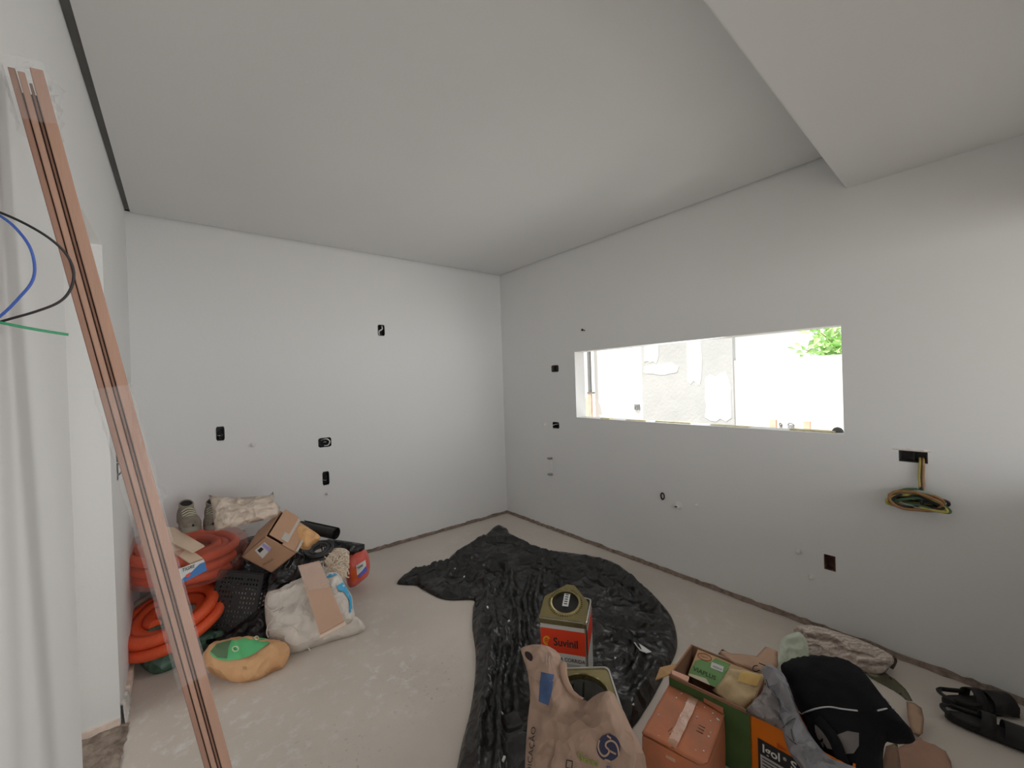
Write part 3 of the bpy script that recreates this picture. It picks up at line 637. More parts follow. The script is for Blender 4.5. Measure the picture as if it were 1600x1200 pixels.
# ------------------------------------------------------------------ planks leaning on the left wall
M_clear = film_mat('clear cling film', (.9, .9, .9), .10, .12)
def planks():
    top = PX(38, 108, LEFT_X+.045); bot = PZ(434, 1540, 0.0); ax = unit(top-bot); L = np.linalg.norm(top-bot)
    mid = (top+bot)/2; view = unit(mid-O3); w = unit(np.cross(ax, view)); w = w if np.dot(w, CR) > 0 else -w; d = unit(np.cross(w, ax)); d = d if np.dot(d, view) > 0 else -d
    t = thing('plank_bundle', bot, 'bundle of long pinkish wooden trim boards leaning on the left wall', 'planks')
    M_w1 = mat('pinkish sawn wood', alb(150, 118, 101, .72), .7, .10, 3, .15, 30, stretch=(9, 9, .7)); M_w2 = mat('darker sawn wood', alb(132, 101, 86, .72), .7, .12, 3, .15, 30, stretch=(9, 9, .7))
    x = -.0215; k = 0
    MB().box(bot+w*(x+.003)+d*.030+ax*.02, w*.038, d*.022, ax*(L-.05)).build('gap_shade_strip', mat('painted gap shade', (.10, .07, .055), .9), t, False)  # added dark strip, puts shade into the gaps between the boards
    for wd, dp, off, e0, e1, m in ((.0095, .055, .004, .0, .0, M_w2), (.0095, .055, .0, .004, -.006, M_w1), (.0042, .05, .008, .0, -.02, M_w2), (.0178, .060, -.003, .008, .004, M_w1)):
        b = MB(); c = .0015; o = bot+w*x+d*off+ax*e0; LL = L-e0+e1
        prof = [(c, 0), (wd-c, 0), (wd, c), (wd, dp-c), (wd-c, dp), (c, dp), (0, dp-c), (0, c)]; n = 12; V = []; F = []
        for i in range(n+1):
            bow = .004*math.sin(math.pi*i/n)*(1 if k % 2 else -.3)
            for (p, q) in prof: V.append(o+w*p+d*(q+bow)+ax*LL*i/n)
        for i in range(n):
            for j in range(8): F.append((i*8+j, i*8+(j+1) % 8, (i+1)*8+(j+1) % 8, (i+1)*8+j))
        F += [tuple(range(7, -1, -1)), tuple(range(n*8, n*8+8))]
        mesh('board', V, F, m, t, False); x += wd+.0018; k += 1
    # cling film: a loose band at half height, tatters at the top end
    def film(name, s0, s1, seed, grow, n=9):
        V = []; F = []; k = 16
        for i in range(n+1):
            s = s0+(s1-s0)*i/n
            for j in range(k):
                a = 2*math.pi*j/k; cx, cy = math.cos(a), math.sin(a); m_ = max(abs(cx), abs(cy)); g = 1+grow*max(0, nz((i*.8, j*.9, seed), 1))
                V.append(bot+ax*s+w*(.0005+.0275*cx/m_*g)+d*(.03+.036*cy/m_*g))
        for i in range(n):
            for j in range(k): F.append((i*k+j, i*k+(j+1) % k, (i+1)*k+(j+1) % k, (i+1)*k+j))
        mesh(name, V, F, M_clear, t)
    film('film_band', L*.60, L*.715, 3, .35); film('film_end', L*.955, L*1.008, 8, .8, 6); film('film_wrap', L*.40, L*.60, 5, .16, 16)
    for (u, v, dd, s, sd) in ((119, 412, .985, .02, 1), (247, 775, 1.10, .022, 2), (75, 150, .93, .03, 4), (35, 104, .89, .02, 6)):
        q = MB(); V = []; F = []; n = 7; c = PD(u, v, dd)
        for i in range(n):
            for j in range(n):
                x, y = (i/(n-1)-.5)*2*s, (j/(n-1)-.5)*2*s; V.append(c+CR*(x+.3*s*nz((i, j, sd), .9))+CD*(y+.3*s*nz((i, j, sd+5), .9))+CF*(s*1.1*nz((i, j, sd+9), .7)))
        for i in range(n-1):
            for j in range(n-1): F.append((i*n+j, i*n+j+1, (i+1)*n+j+1, (i+1)*n+j))
        mesh('film_scrap', V, F, M_clear, t)
planks()

# ------------------------------------------------------------------ the pile in the far left corner
M_or = mat('orange corrugated conduit', alb(208, 82, 44, .42), .45, .10, 5, spec=.5)
def corrugate(m, sc):
    nt = m.node_tree; N = nt.nodes; L = nt.links; uv = N.new('ShaderNodeUVMap'); uv.uv_map = 'along'; wv = N.new('ShaderNodeTexWave'); wv.inputs['Scale'].default_value = sc
    L.new(uv.outputs[0], wv.inputs[0]); bp = N.new('ShaderNodeBump'); bp.inputs['Strength'].default_value = .25; bp.inputs['Distance'].default_value = .006
    L.new(wv.outputs['Fac'], bp.inputs['Height']); L.new(bp.outputs[0], N['Principled BSDF'].inputs['Normal'])
corrugate(M_or, 26)
def tube_uv(name, pts, r, n, sm, m, parent):
    P = catmull(pts, sm); V, F = tube_geo(P, r, n, 0, True); o = mesh(name, V, F, m, parent, True, 60)
    s = [0]
    for i in range(1, len(P)): s.append(s[-1]+float(np.linalg.norm(P[i]-P[i-1])))
    uv = o.data.uv_layers.new(name='along')
    for l in o.data.loops: uv.data[l.index].uv = (s[min(l.vertex_index//n, len(s)-1)]*2.0, 0)
    return o
def coil(t, c, nrm, R0, R1, rt, turns, layers, seed, m, sq=.02, sm=3):
    a, b, n = frame_from(nrm); rnd = random.Random(seed)
    for l in range(layers):
        pts = []; K = int(turns*16)
        for i in range(K+1):
            q = i/K; ang = 2*math.pi*turns*q+l*1.3; R = (R0+(R1-R0)*q)*(1+sq*math.sin(ang*1.0+seed+l)+.5*sq*math.sin(2*ang+l*2))
            h = (l-(layers-1)/2)*rt*2.02+rt*.5*math.sin(ang*.5+l+seed)
            pts.append(c+a*R*math.cos(ang)+b*R*math.sin(ang)+n*h)
        tube_uv('conduit_layer' if layers > 1 else 'conduit', pts, rt, 10, sm, m, t)
def drum(name, c, nrm, R, h, m, t, seed, amp=.012, rot=(1, 1)):
    a, b, n = frame_from(nrm); V = []; F = []; k = 40
    prof = [(.02, h*.42), (.35, h*.44), (.62, h*.52), (.86, h*.58), (.97, h*.46), (1.0, h*.2), (1.0, -h*.2), (.97, -h*.46), (.86, -h*.56), (.3, -h*.5), (.02, -h*.5)]
    for (q, z) in prof:
        for j in range(k):
            ang = 2*math.pi*j/k; x, y = R*q*math.cos(ang)*rot[0], R*q*math.sin(ang)*rot[1]; g = nz((x, y, z*2), 9, seed)*amp+ridge((x, y, z), 12, seed)*amp*.5
            V.append(c+a*x*(1+g*2)+b*y*(1+g*2)+n*(z+g))
    for i in range(len(prof)-1):
        for j in range(k): F.append((i*k+j, i*k+(j+1) % k, (i+1)*k+(j+1) % k, (i+1)*k+j))
    F += [tuple(range(k-1, -1, -1)), tuple(range((len(prof)-1)*k, len(prof)*k))]
    return mesh(name, V, F, m, t)
M_pinkfilm = film_mat('pinkish shrink film', alb(196, 120, 104, .42), .27, .22, .5)
M_white = mat('white print', (.78, .78, .76), .6, .03); M_navy = mat('blue print', alb(46, 84, 128, .40), .6, .05); M_ink = mat('black print', (.02, .02, .022), .7); M_redp = mat('red print', alb(190, 70, 50, .4), .6, .05); M_orp = mat('orange print', alb(215, 92, 40, .42), .6, .05)

def corner_edges(u, v, d, e1, e2):
    """Two square edges of a box that leave its near corner (u, v) along e1 and e2 in the picture."""
    P = PD(u, v, d); f = lambda e, z: PD(u+e[0], v+e[1], d+z)-P
    best = min(((abs(np.dot(unit(f(e1, z)), unit(f(e2, z))))+.25*abs(np.linalg.norm(f(e1, z))/np.linalg.norm(f(e2, q*z))-.9), z, q) for z in np.linspace(.02, .25, 60) for q in (1,)))
    return f(e1, best[1]), f(e2, best[1])
def pile():
    def nvec(x, y, z, u=290, v=900):               # direction given as right, down, away along the line of sight of (u, v)
        w = unit(ray(u, v)); r_ = unit(CR-np.dot(CR, w)*w); d_ = np.cross(w, r_); d_ = d_ if np.dot(d_, CD) > 0 else -d_
        return unit(r_*x+d_*y+w*z)
    # coils ------------------------------------------------------------
    c = PD(292, 868, 2.62); n = nvec(-.16, -.93, -.33)
    t = thing('conduit_coil', c-UP*.17, 'film-wrapped orange conduit coil on top of the pile with blue and white label', 'conduit coil', None)
    coil(t, c, n, .285, .13, .027, 3, 3, 2, M_or); f = drum('film_wrap', c+n*.002, n, .325, .20, M_pinkfilm, t, 4)
    pl = (PD(300, 890, 2.285), nvec(.22, -.25, -.94)); g = onplane(pl, .004)
    decal('label', [(279, 889), (318.5, 874), (323.5, 891), (285, 911)], g, M_white, t, 60)
    decal('label_band', [(284, 905), (300, 893), (312, 881), (320, 878), (323.5, 891), (285, 911)], onplane(pl, .006), M_navy, t, 60)
    text('label_text', 'TIGRE', (284, 894), (7.4, -2.8), (1.2, -7.8), onplane(pl, .0075), M_ink, t, 1, .01)
    decal('label_spot', [(290, 899), (297, 894), (298, 899), (292, 903)], onplane(pl, .007), M_redp, t, 60)
    c = PD(272, 958, 2.40); n = nvec(-.44, -.775, -.46)
    t = thing('conduit_coil', c-UP*.2, 'unwrapped bright orange conduit coil tilted up, below the labelled coil', 'conduit coil', None)
    coil(t, c, n, .252, .10, .033, 2.6, 1, 5, M_or, .02); coil(t, c-n*.064, n, .252, .20, .033, 1.6, 1, 5, M_or, .02)
    a, b, n = frame_from(n); V = []; F = []; k = 26                                       # strip of clear film round the upper left rim
    for i in range(k+1):
        e = nvec(-.87, .49, .0); ang = math.radians(-25+175*i/k); dr = math.cos(ang)*nvec(-.80, .45, -.1)+math.sin(ang)*unit(np.cross(n, nvec(-.80, .45, -.1)))*(-1)
        dr = unit(dr-np.dot(dr, n)*n); V += [c+dr*.304+n*-.07, c+dr*(.309+.004*nz((i, 2, 2), .8))+n*.0, c+dr*.292+n*(.042+.008*nz((i, 5, 1), .6)), c+dr*.235+n*.046]
    for i in range(k):
        for j in range(3): F.append((i*4+j, i*4+j+1, (i+1)*4+j+1, (i+1)*4+j))
    mesh('film_strip', V, F, film_mat('milky film', alb(190, 172, 160, .42), .6, .3), t)
    c = PD(559, 888, 3.05); n = nvec(-.62, -.74, -.2)
    t = thing('conduit_pack', c-UP*.12, 'small red film-wrapped conduit pack with colourful label at the right end', 'conduit pack')
    a, b, n = frame_from(n)
    S_ = Soft([(538, 872), (548, 862), (563, 857), (573, 861), (578, 880), (576, 897), (568, 906), (555, 916), (545, 917), (540, 900)], plane_at(559, 888, 3.05, 12), .09, .10, .02, .06, [(.006, 14)], seed=3)
    S_.build('wrapped_coil', mat('red film over conduit', alb(178, 86, 74, .40), .35, .18, 10, .4, 40, col2=alb(150, 62, 52, .4)), t)
    sf = S_.surf
    decal('label', [(556.5, 884), (571, 874.5), (573.5, 893), (559, 908), (550, 910), (548, 892)], sf, M_orp, t, 5)
    decal('label_white', [(556.5, 883.5), (571, 874.5), (572.5, 886), (558, 899)], lambda u, v: sf(u, v, .006), M_white, t, 5)
    decal('label_blue', [(557, 903), (572.5, 883), (573.5, 892), (563, 901)], lambda u, v: sf(u, v, .008), mat('violet blue print', alb(70, 76, 140, .4), .6), t, 5)
    text('label_text', 'TIGRE', (558, 890), (3.4, -2.2), (.3, -5.5), lambda u, v: sf(u, v, .010), M_ink, t, 1, .02)
    # flat strips --------------------------------------------------------
    for px, dd, lab in (([(255, 822), (272, 824), (319, 852), (299, 862.5), (262, 844)], 2.40, 'upper of two pale cut board strips lying on the labelled conduit coil'), ([(262, 850), (286, 850), (317, 872), (297, 880), (270, 862)], 2.36, 'lower of two pale cut board strips lying on the labelled conduit coil')):
        pl = plane_at(px[2][0], px[2][1], dd, 62, -20); P = [PP(u, v, pl) for u, v in px]; n_ = unit(pl[1]); k = len(P)
        F = [tuple(range(k)), tuple(range(2*k-1, k-1, -1))]+[(i, k+i, k+(i+1) % k, (i+1) % k) for i in range(k)]
        o = mesh('board_strip', P+[p-n_*.012 for p in P], F, mat('pale board', alb(180, 160, 140, .52), .75, .06, 8, .1, 40), None, False); tag(o, lab, 'board')
    # shoes ---------------------------------------------------------------
    def shoe(c, d, s, lab):
        """Worn ankle shoe, heel at c, pointing along d."""
        t = thing('work_shoe', c, lab, 'shoe', None); d = unit([d[0], d[1], d[2]]); sd = unit(np.cross(UP, d)); u = np.cross(d, sd)
        M_up = mat('dusty grey suede', alb(106, 98, 88, .5), .9, .25, 14, .5, 50); M_so = mat('grey rubber sole', alb(96, 92, 84, .42), .8, .15, 12, .3, 40); M_in = mat('painted shoe opening shade', (.015, .014, .013), .9)
        sta = [(0, .034, .088), (.015, .043, .098), (.04, .046, .100), (.08, .045, .088), (.13, .042, .070), (.19, .048, .055), (.25, .046, .045), (.29, .025, .032), (.30, .006, .02)]
        V = []; F = []; k = 14
        for (x, w, h) in sta:
            for j in range(k):
                a = math.pi*j/(k-1); yy = w*math.cos(a); zz = .022+h*(math.sin(a)**.6); V.append(c+s*(d*x+sd*yy+u*zz))
        for i in range(len(sta)-1):
            for j in range(k-1): F.append((i*k+j, i*k+j+1, (i+1)*k+j+1, (i+1)*k+j))
        F.append(tuple(range(k))); mesh('upper', V, F, M_up, t)
        V = []; F = []; k = 16
        V1 = []
        for i in range(24):
            a = 2*math.pi*i/24; x = .15-.152*math.cos(a); w = .050*(abs(math.sin(a))**.6)*(1 if math.sin(a) > 0 else -1)*(.82+.25*x/.3); V1.append((x, w))
        for z in (0, .008, .026, .028):
            g = 1.0 if z < .02 else 1.02
            for (x, w) in V1: V.append(c+s*(d*x+sd*w*g+u*z))
        for r_ in range(3):
            for i in range(24): F.append((r_*24+i, r_*24+(i+1) % 24, (r_+1)*24+(i+1) % 24, (r_+1)*24+i))
        F += [tuple(range(23, -1, -1)), tuple(range(72, 96))]; mesh('sole', V, F, M_so, t)
        V = []; F = []; k = 18                                          # padded collar and dark opening above the heel
        for j in range(k):
            a = 2*math.pi*j/k
            for (g, z) in ((1.0, .095), (1.0, .124+.012*math.cos(a)), (.86, .130+.012*math.cos(a)), (.74, .106)): V.append(c+s*(d*(.062-.062*math.cos(a)*g)+sd*.035*math.sin(a)*g+u*(z)))
        for j in range(k):
            for q in range(3): F.append((j*4+q, j*4+q+1, ((j+1) % k)*4+q+1, ((j+1) % k)*4+q))
        mesh('collar', V, F, M_up, t)
        mesh('opening', [c+s*(d*(.062-.062*math.cos(2*math.pi*j/k)*.84)+sd*.035*math.sin(2*math.pi*j/k)*.84+u*(.123+.012*math.cos(2*math.pi*j/k))) for j in range(k)], [tuple(range(k))], M_in, t)  # near-black cap: the shade inside the shoe is put into its colour
        b = MB()
        for q in range(5):
            x = .125+.024*q; z = .022+.080-.0095*q
            b.tube([c+s*(d*x+sd*-.030+u*(z-.010)), c+s*(d*(x+.004)+u*(z+.004)), c+s*(d*x+sd*.030+u*(z-.010))], .0035, 6, 4)
        b.build('laces', mat('pale dusty lace', alb(150, 146, 130, .5), .9), t)
        return t
    for (u, v, dd, dx, lab) in ((302, 831, 2.44, .10, 'dusty grey work shoe, toe outwards, at the top left of the pile'), (333, 828, 2.55, -.05, 'second dusty work shoe, half hidden by the translucent bag')):
        d = unit([dx, -.95, .06]); shoe(PD(u, v, dd)-d*.300*1.08, d, 1.08, lab)
    # cardboard box, corner towards the viewer ------------------------------
    P = PD(414, 838, 2.42); a, b = corner_edges(414, 838, 2.42, (-37, 32), (48, 27)); c = unit(np.cross(a, b)); c = c if np.dot(c, CF) > 0 else -c; L = .20
    t = thing('cardboard_box', P+(a+b+c*L)/2-UP*.15, 'brown cardboard box tipped on the pile with a white label', 'cardboard box')
    M_cb = mat('brown cardboard', alb(142, 112, 90, .50), .8, .06, 5, .1, 30); T = .006
    ua, ub = unit(a), unit(b)
    mb = MB(); mb.box(P, a, b, c*T); mb.box(P, a, c*L, ub*T); mb.box(P+a-ua*T, b, c*L, ua*T); mb.box(P+b-ub*T, a, c*L, ub*T); mb.box(P+c*(L-T), a, b, c*T)
    mb.build('carton', M_cb, t, False)
    fl = MB(); e1 = unit(c*1.0-ua*.10)                                # two top flaps, the front one sprung open
    fl.box(P+ub*.012+c*.012-ua*.016, b*.48, e1*L*.94, ua*T*.7); fl.box(P+b*.52-ua*.012, b*.47, c*L*.94, ua*T*.7); fl.build('flap', M_cb, t, False)
    MB().box(P+b*.40-ua*.022+c*.02, b*.22, c*L*.9, ua*.001).box(P+b*.93-ua*.022, b*.07, c*L*.9, ua*.001).build('packing_tape', film_mat('shiny tape', (.75, .7, .62), .6, .12), t, False)
    plF = (P, -c); g = onplane(plF, .002)
    decal('label', [(398, 860), (413.5, 847), (424.5, 856.5), (410, 873)], g, M_white, t, 60)
    decal('label_stamp', [(402, 860), (408, 855), (412, 858), (406, 864)], onplane(plF, .003), M_ink, t, 60); decal('label_print', [(412, 849), (424, 857), (419, 862), (409, 852)], onplane(plF, .003), mat('lilac print', alb(150, 140, 190, .42), .6), t, 60)
    text('box_print', 'FRAGIL', (411, 885), (5.4, -3.3), (-2.0, -5), g, mat('grey stamp', alb(96, 76, 60, .42), .8), t, 1)
    text('box_print', 'CX', (372, 836), (9, -4), (-1.0, -7), onplane((P, -ub), .002), mat('grey stamp', alb(96, 76, 60, .42), .8), t, 1)
    # bags ------------------------------------------------------------------
    def bag(name, px, pl, fr, bk, m, lab, cat='bag', **k):
        fo = k.pop('folds', []); s = Soft(px, pl, fr, bk, **k).folds(fo); o = s.build(name, m)
        if lab: tag(o, lab, cat)
        return s, o
    bag('translucent_bag', [(326, 773), (338, 776), (380, 777), (421, 774), (427, 768), (428, 781), (438, 793), (436, 806), (425, 810), (398, 816), (372, 822), (336, 830), (334, 815), (331, 790)], plane_at(380, 800, 2.50, 35), .05, .05,
        film_mat('milky plastic', alb(172, 158, 144, .47), .80, .3, .9), 'crinkled translucent plastic bag on top of the pile', res=.018, edge=.10, wr=[(.012, 7, 20, 2.5), (.006, 18)], seed=1, sm=False, folds=[([(330, 778), (350, 796), (352, 818)], .02, .012), ([(345, 822), (375, 808), (425, 800)], .014, .010), ([(360, 782), (390, 792), (430, 786)], -.014, .012), ([(420, 776), (428, 790), (415, 808)], .016, .010), ([(352, 800), (344, 815), (340, 826)], .014, .006)])
    bag('tan_paper_bag', [(437, 812), (452, 812), (466, 817), (486, 827), (500, 838), (497, 846), (488, 852), (482, 859), (468, 856), (455, 845), (442, 826)], plane_at(468, 836, 2.62, 35), .05, .05,
        mat('tan kraft paper', alb(176, 136, 94, .52), .8, .10, 9, .2, 30, crumple=.8, cscale=9), 'crumpled tan paper bag right of the tipped cardboard box', res=.016, edge=.07, wr=[(.014, 8, 70, 1.8), (.006, 20)], seed=6)
    M_bag = mat('black bin liner', (.016, .016, .017), .30, .25, 12, .3, 34, spec=.5, crumple=.8, cscale=12)
    bag('black_rubbish_bag', [(424, 880), (440, 872), (462, 862), (474, 870), (470, 890), (462, 905), (440, 922), (424, 936), (414, 925), (420, 900)], plane_at(444, 900, 2.62, 30), .06, .06, M_bag, 'black rubbish bag wedged between the crate and the white sack', res=.018, edge=.07, wr=[(.014, 9, 50, 2.0), (.006, 22)], seed=8)
    bag('black_rubbish_bag', [(346, 872), (362, 852), (392, 838), (430, 836), (468, 852), (486, 880), (470, 912), (424, 926), (372, 912), (350, 895)], plane_at(415, 885, 2.78, 30), .05, .14, M_bag, 'black rubbish bag under the tipped cardboard box, behind the crate', res=.02, edge=.09, wr=[(.014, 9, 50, 2.0), (.006, 22)], seed=7)
    bag('black_rubbish_bag', [(404, 952), (414, 945), (420, 965), (424, 990), (418, 1003), (395, 1008), (360, 1009), (330, 1008), (322, 1000), (350, 992)], plane_floor(390, 1010, 30), .05, .05, M_bag, 'black rubbish bag on the floor under the crate', res=.02, edge=.06, wr=[(.010, 9)], seed=9)
    bag('black_plastic_sheet', [(500, 850), (513, 842), (540, 845), (570, 850), (569.5, 858), (556, 866), (530, 868), (505, 872)], plane_at(535, 855, 3.02, 40), .03, .03, M_bag, 'black plastic sheet folded flat behind the white cords', res=.02, edge=.05, wr=[(.006, 9, 10, 3)], seed=12, sm=False)
    # rolled black plastic
    p, q = PD(470, 822, 3.02), PD(525, 834, 2.92); b = MB(); ax = unit(q-p); a_, b_, _n = frame_from(ax); V = []; F = []; k = 60
    for i in range(k+1):
        an = i/k*2*math.pi*3.2; r = .022+.022*i/k
        for (e, j) in ((p, 0), (p*.5+q*.5, 1), (q, 2)): V.append(e+(a_*math.cos(an)+b_*math.sin(an))*r*(1+.04*nz((an, j, 1), 2)))
    for i in range(k):
        for j in (0, 1): F.append((i*3+j, i*3+j+1, (i+1)*3+j+1, (i+1)*3+j))
    tag(mesh('plastic_roll', V, F, mat('black roll plastic', (.03, .028, .027), .5), None), 'rolled black plastic sheet at the top right of the pile', 'roll')
    c = PD(500, 860, 2.80); t = thing('hose_coil', c-UP*.05, 'small coil of black corrugated hose above the white sack', 'hose coil')
    M_hose = mat('black ribbed hose', (.03, .03, .032), .35, spec=.6); corrugate(M_hose, 14)
    coil(t, c, nvec(-.35, -.75, -.55), .088, .04, .011, 4, 2, 4, M_hose, .04)
    # cords ----------------------------------------------------------------
    rnd = random.Random(21); base = PD(525, 880, 2.72); b = MB()
    S2 = Soft([(500, 868), (512, 860), (527, 856), (541, 858), (546, 868), (544, 882), (541, 900), (532, 906), (518, 896), (506, 880)], plane_at(525, 880, 2.78, 40), .035, .04, .02, .05, [(.012, 16)], seed=5)
    t = thing('cord_mop', base-UP*.08, 'tangled off-white cotton cords in a heap beside the red pack', 'cords')
    M_cord = mat('off-white cotton', alb(184, 170, 154, .50), .95, .08, 20); S2.build('cord_core', M_cord, t)
    for k in range(46):
        u, v = rnd.uniform(512, 540), rnd.uniform(862, 896); ang = rnd.uniform(0, 6.28); pts = []
        for j in range(7):
            ang += rnd.uniform(-.9, .9); u += math.cos(ang)*3.6; v += math.sin(ang)*3.6; u = min(max(u, 505), 545); v = min(max(v, 856), 903)
            pts.append(S2.surf(u, v, .006+.012*rnd.random()))
        b.tube(pts, .0036, 5, 3)
    o = b.build('cords', M_cord, t); tag(o, kind='stuff')
    # white and blue bag, white sack ------------------------------------------
    s, o = bag('blue_white_bag', [(508, 898), (522, 894), (532, 900), (537, 910), (543, 920), (550, 932), (552, 948), (554, 962), (545, 975), (520, 978), (505, 960), (500, 925)], plane_at(527, 935, 2.44, 35), .06, .07,
        mat('white woven plastic', alb(190, 184, 176, .50), .6, .06, 14, .3, 40, crumple=.6, cscale=11), 'white plastic bag with blue print behind the cardboard strip', res=.016, edge=.09, wr=[(.010, 8, 60, 2), (.005, 20)], seed=13)
    M_cyan = mat('cyan print', alb(56, 132, 168, .42), .6, .06)
    decal('blue_print', [(507, 899), (521, 895.5), (527, 898), (511, 904)], lambda u, v: s.surf(u, v, .009), M_cyan, o, 4); decal('blue_print', [(526, 916), (536, 910), (542, 920), (549, 933), (551, 955), (547, 958), (546, 938), (538, 925), (530, 923)], lambda u, v: s.surf(u, v, .009), M_cyan, o, 4)
    text('bag_print', 'ABC', (514, 913), (6, -3), (3, 7), lambda u, v: s.surf(u, v, .004), mat('blue grey print', alb(110, 140, 165, .42), .6), o) if False else None
    s, o = bag('white_sack', [(416, 930), (440, 920), (470, 905), (500, 897), (520, 915), (540, 940), (552, 962), (562, 968), (571, 982), (556, 992), (520, 1002), (490, 1013), (466, 1022), (445, 1020), (424, 1004), (418, 985), (414, 960)], plane_floor(490, 1012, 52), .11, .12,
        mat('off-white woven sack', alb(198, 191, 183, .48), .75, .05, 12, .25, 90, crumple=.55, cscale=8), 'bulging off-white sack, tied with string, at the front right of the pile', res=.016, edge=.13, wr=[(.022, 6, 40, 2.2), (.010, 14, 70, 1.6), (.004, 30)], seed=15, folds=[([(418, 945), (440, 938), (468, 925)], .022, .016), ([(420, 958), (445, 960), (472, 948)], -.022, .014), ([(424, 968), (446, 972), (470, 966)], .024, .015), ([(420, 980), (445, 984), (466, 986)], -.024, .012), ([(424, 992), (446, 996), (470, 990)], .020, .014), ([(440, 1016), (455, 1000), (464, 988)], .016, .012), ([(436, 940), (446, 960), (440, 980)], .016, .010), ([(470, 1000), (510, 998), (552, 984)], -.014, .02), ([(545, 955), (552, 972), (562, 976)], .015, .014)])
    M_str = mat('white string', alb(214, 206, 196, .42), .8)
    for pts in ([(415, 948), (425, 956), (436, 950), (444, 938), (450, 934)], [(450, 934), (440, 948), (430, 966), (420, 978), (417, 990), (420, 998)], [(420, 986), (436, 985), (455, 982), (463, 986)], [(463, 986), (470, 1000), (480, 1012), (490, 1023)], [(422, 1000), (440, 992), (462, 1004)]):
        MB().tube([s.surf(u, v, .012) for u, v in pts], .0042, 6, 5).build('string', M_str, o)
    V, F = MB().box(s.surf(416, 996, .02), CR*.055+CD*-.02, CD*.06+CR*.03, CF*.004-CD*.001).v, None
    # cardboard strip in clear film lying on the sack
    pl = plane_at(505, 935, 2.30, 42, -8); n_ = unit(pl[1]); Q = [PP(u, v, pl) for u, v in ((466, 884), (499, 876), (538, 970), (500, 991))]
    t = thing('cardboard_strip', (Q[2]+Q[3])/2, 'long flat piece of cardboard in clear film lying on the white sack', 'cardboard')
    F = [(0, 1, 2, 3), (7, 6, 5, 4)]+[(i, 4+i, 4+(i+1) % 4, (i+1) % 4) for i in range(4)]
    mesh('cardboard_sheet', Q+[p-n_*.007 for p in Q], F, mat('pinkish cardboard', alb(152, 124, 106, .52), .8, .05, 5), t, False)
    Q = [PP(u, v, pl) for u, v in ((478, 906), (506, 902), (541, 975), (500, 996))]; 
    mesh('second_sheet', [p-n_*.010 for p in Q]+[p-n_*.016 for p in Q], F, mat('pale card', alb(176, 158, 142, .52), .8), t, False)
    def sheet(name, px, pl, m, parent, amp, res=.02, th=.0, seed=1.):
        s = Soft(px, pl, .0, .004, res, .02, [(amp, 14), (amp*.6, 30)], False, False, seed=seed); return s.build(name, m, parent)
    sheet('film_cover', [(464, 886), (500, 876), (518, 912), (514, 918), (482, 924), (472, 905)], (pl[0]+n_*.008, pl[1]), M_clear, t, .008, .012)
    # crate -------------------------------------------------------------------
    pl = plane_floor(362, 1002, 22, .02, -22); n_ = unit(pl[1])
    A, B_, C_, D_ = [PP(u, v, pl) for u, v in ((344, 891), (412, 897), (391, 1001), (317, 994))]
    t = thing('plastic_crate', (C_+D_)/2, 'black perforated plastic crate lying on its side in the pile', 'crate')
    M_cr = mat('black crate plastic', (.032, .031, .032), .55, .15, 6)
    def perforated(name, A, B_, C_, D_, nx, ny, hx, hy, rows, thick, parent):
        """Panel A-B-C-D with a grid of real holes (fraction hx, hy of each cell)."""
        b = MB(); P = lambda s, q: (A*(1-s)+B_*s)*(1-q)+(D_*(1-s)+C_*s)*q
        xs = [0]; ys = [0]
        for i in range(nx): xs += [(i+.5-hx/2)/nx, (i+.5+hx/2)/nx]
        for j in range(ny): ys += [(j+.5-hy/2)/ny, (j+.5+hy/2)/ny]
        xs.append(1); ys.append(1); nn = unit(np.cross(B_-A, D_-A)); nn = nn if np.dot(nn, CF) < 0 else -nn
        hole = lambda i, j: i % 2 == 1 and j % 2 == 1 and 0 <= i < len(xs)-1 and 0 <= j < len(ys)-1 and rows((i-1)//2, (j-1)//2)
        for i in range(len(xs)-1):
            for j in range(len(ys)-1):
                if hole(i, j):
                    q = [P(xs[i], ys[j]), P(xs[i+1], ys[j]), P(xs[i+1], ys[j+1]), P(xs[i], ys[j+1])]
                    for k in range(4): b.add([q[k], q[(k+1) % 4], q[(k+1) % 4]-nn*thick, q[k]-nn*thick], [(0, 1, 2, 3)])
                    continue
                q = [P(xs[i], ys[j]), P(xs[i+1], ys[j]), P(xs[i+1], ys[j+1]), P(xs[i], ys[j+1])]; b.add(q+[p-nn*thick for p in q], [(0, 1, 2, 3), (7, 6, 5, 4)])
        q = [A, B_, C_, D_]
        for k in range(4): b.add([q[k], q[(k+1) % 4], q[(k+1) % 4]-nn*thick, q[k]-nn*thick], [(0, 1, 2, 3)])
        return b.build(name, M_cr, parent, False)
    perforated('bottom_panel', A, B_, C_, D_, 14, 14, .42, .45, lambda i, j: 1 <= j <= 12 and 1 <= i <= 12 and (i+j*3) % 11 not in (0,) and not (i in (6, 7) and 4 < j < 8), .004, t)
    dp = -n_*.22
    perforated('side_panel', B_, B_+dp*.9+UP*.02, C_+dp*.9+UP*.02, C_, 3, 14, .6, .5, lambda i, j: 0 < j < 13, .004, t)
    perforated('side_panel', A+dp, A, D_, D_+dp, 3, 14, .6, .5, lambda i, j: 0 < j < 13, .004, t)
    perforated('side_panel', A+dp, B_+dp, B_, A, 10, 3, .5, .6, lambda i, j: 0 < i < 9, .004, t)
    rim = MB()
    for p, q in ((A, B_), (B_, C_), (C_, D_), (D_, A)): rim.tube([p, (p+q)/2, q], .006, 6)
    rim.build('edge_ribs', M_cr, t)
    # green bag, tan sack -------------------------------------------------------
    M_grn = mat('dark green plastic', alb(44, 66, 54, .40), .35, .2, 9, .3, 26, spec=.5, crumple=.8, cscale=9)
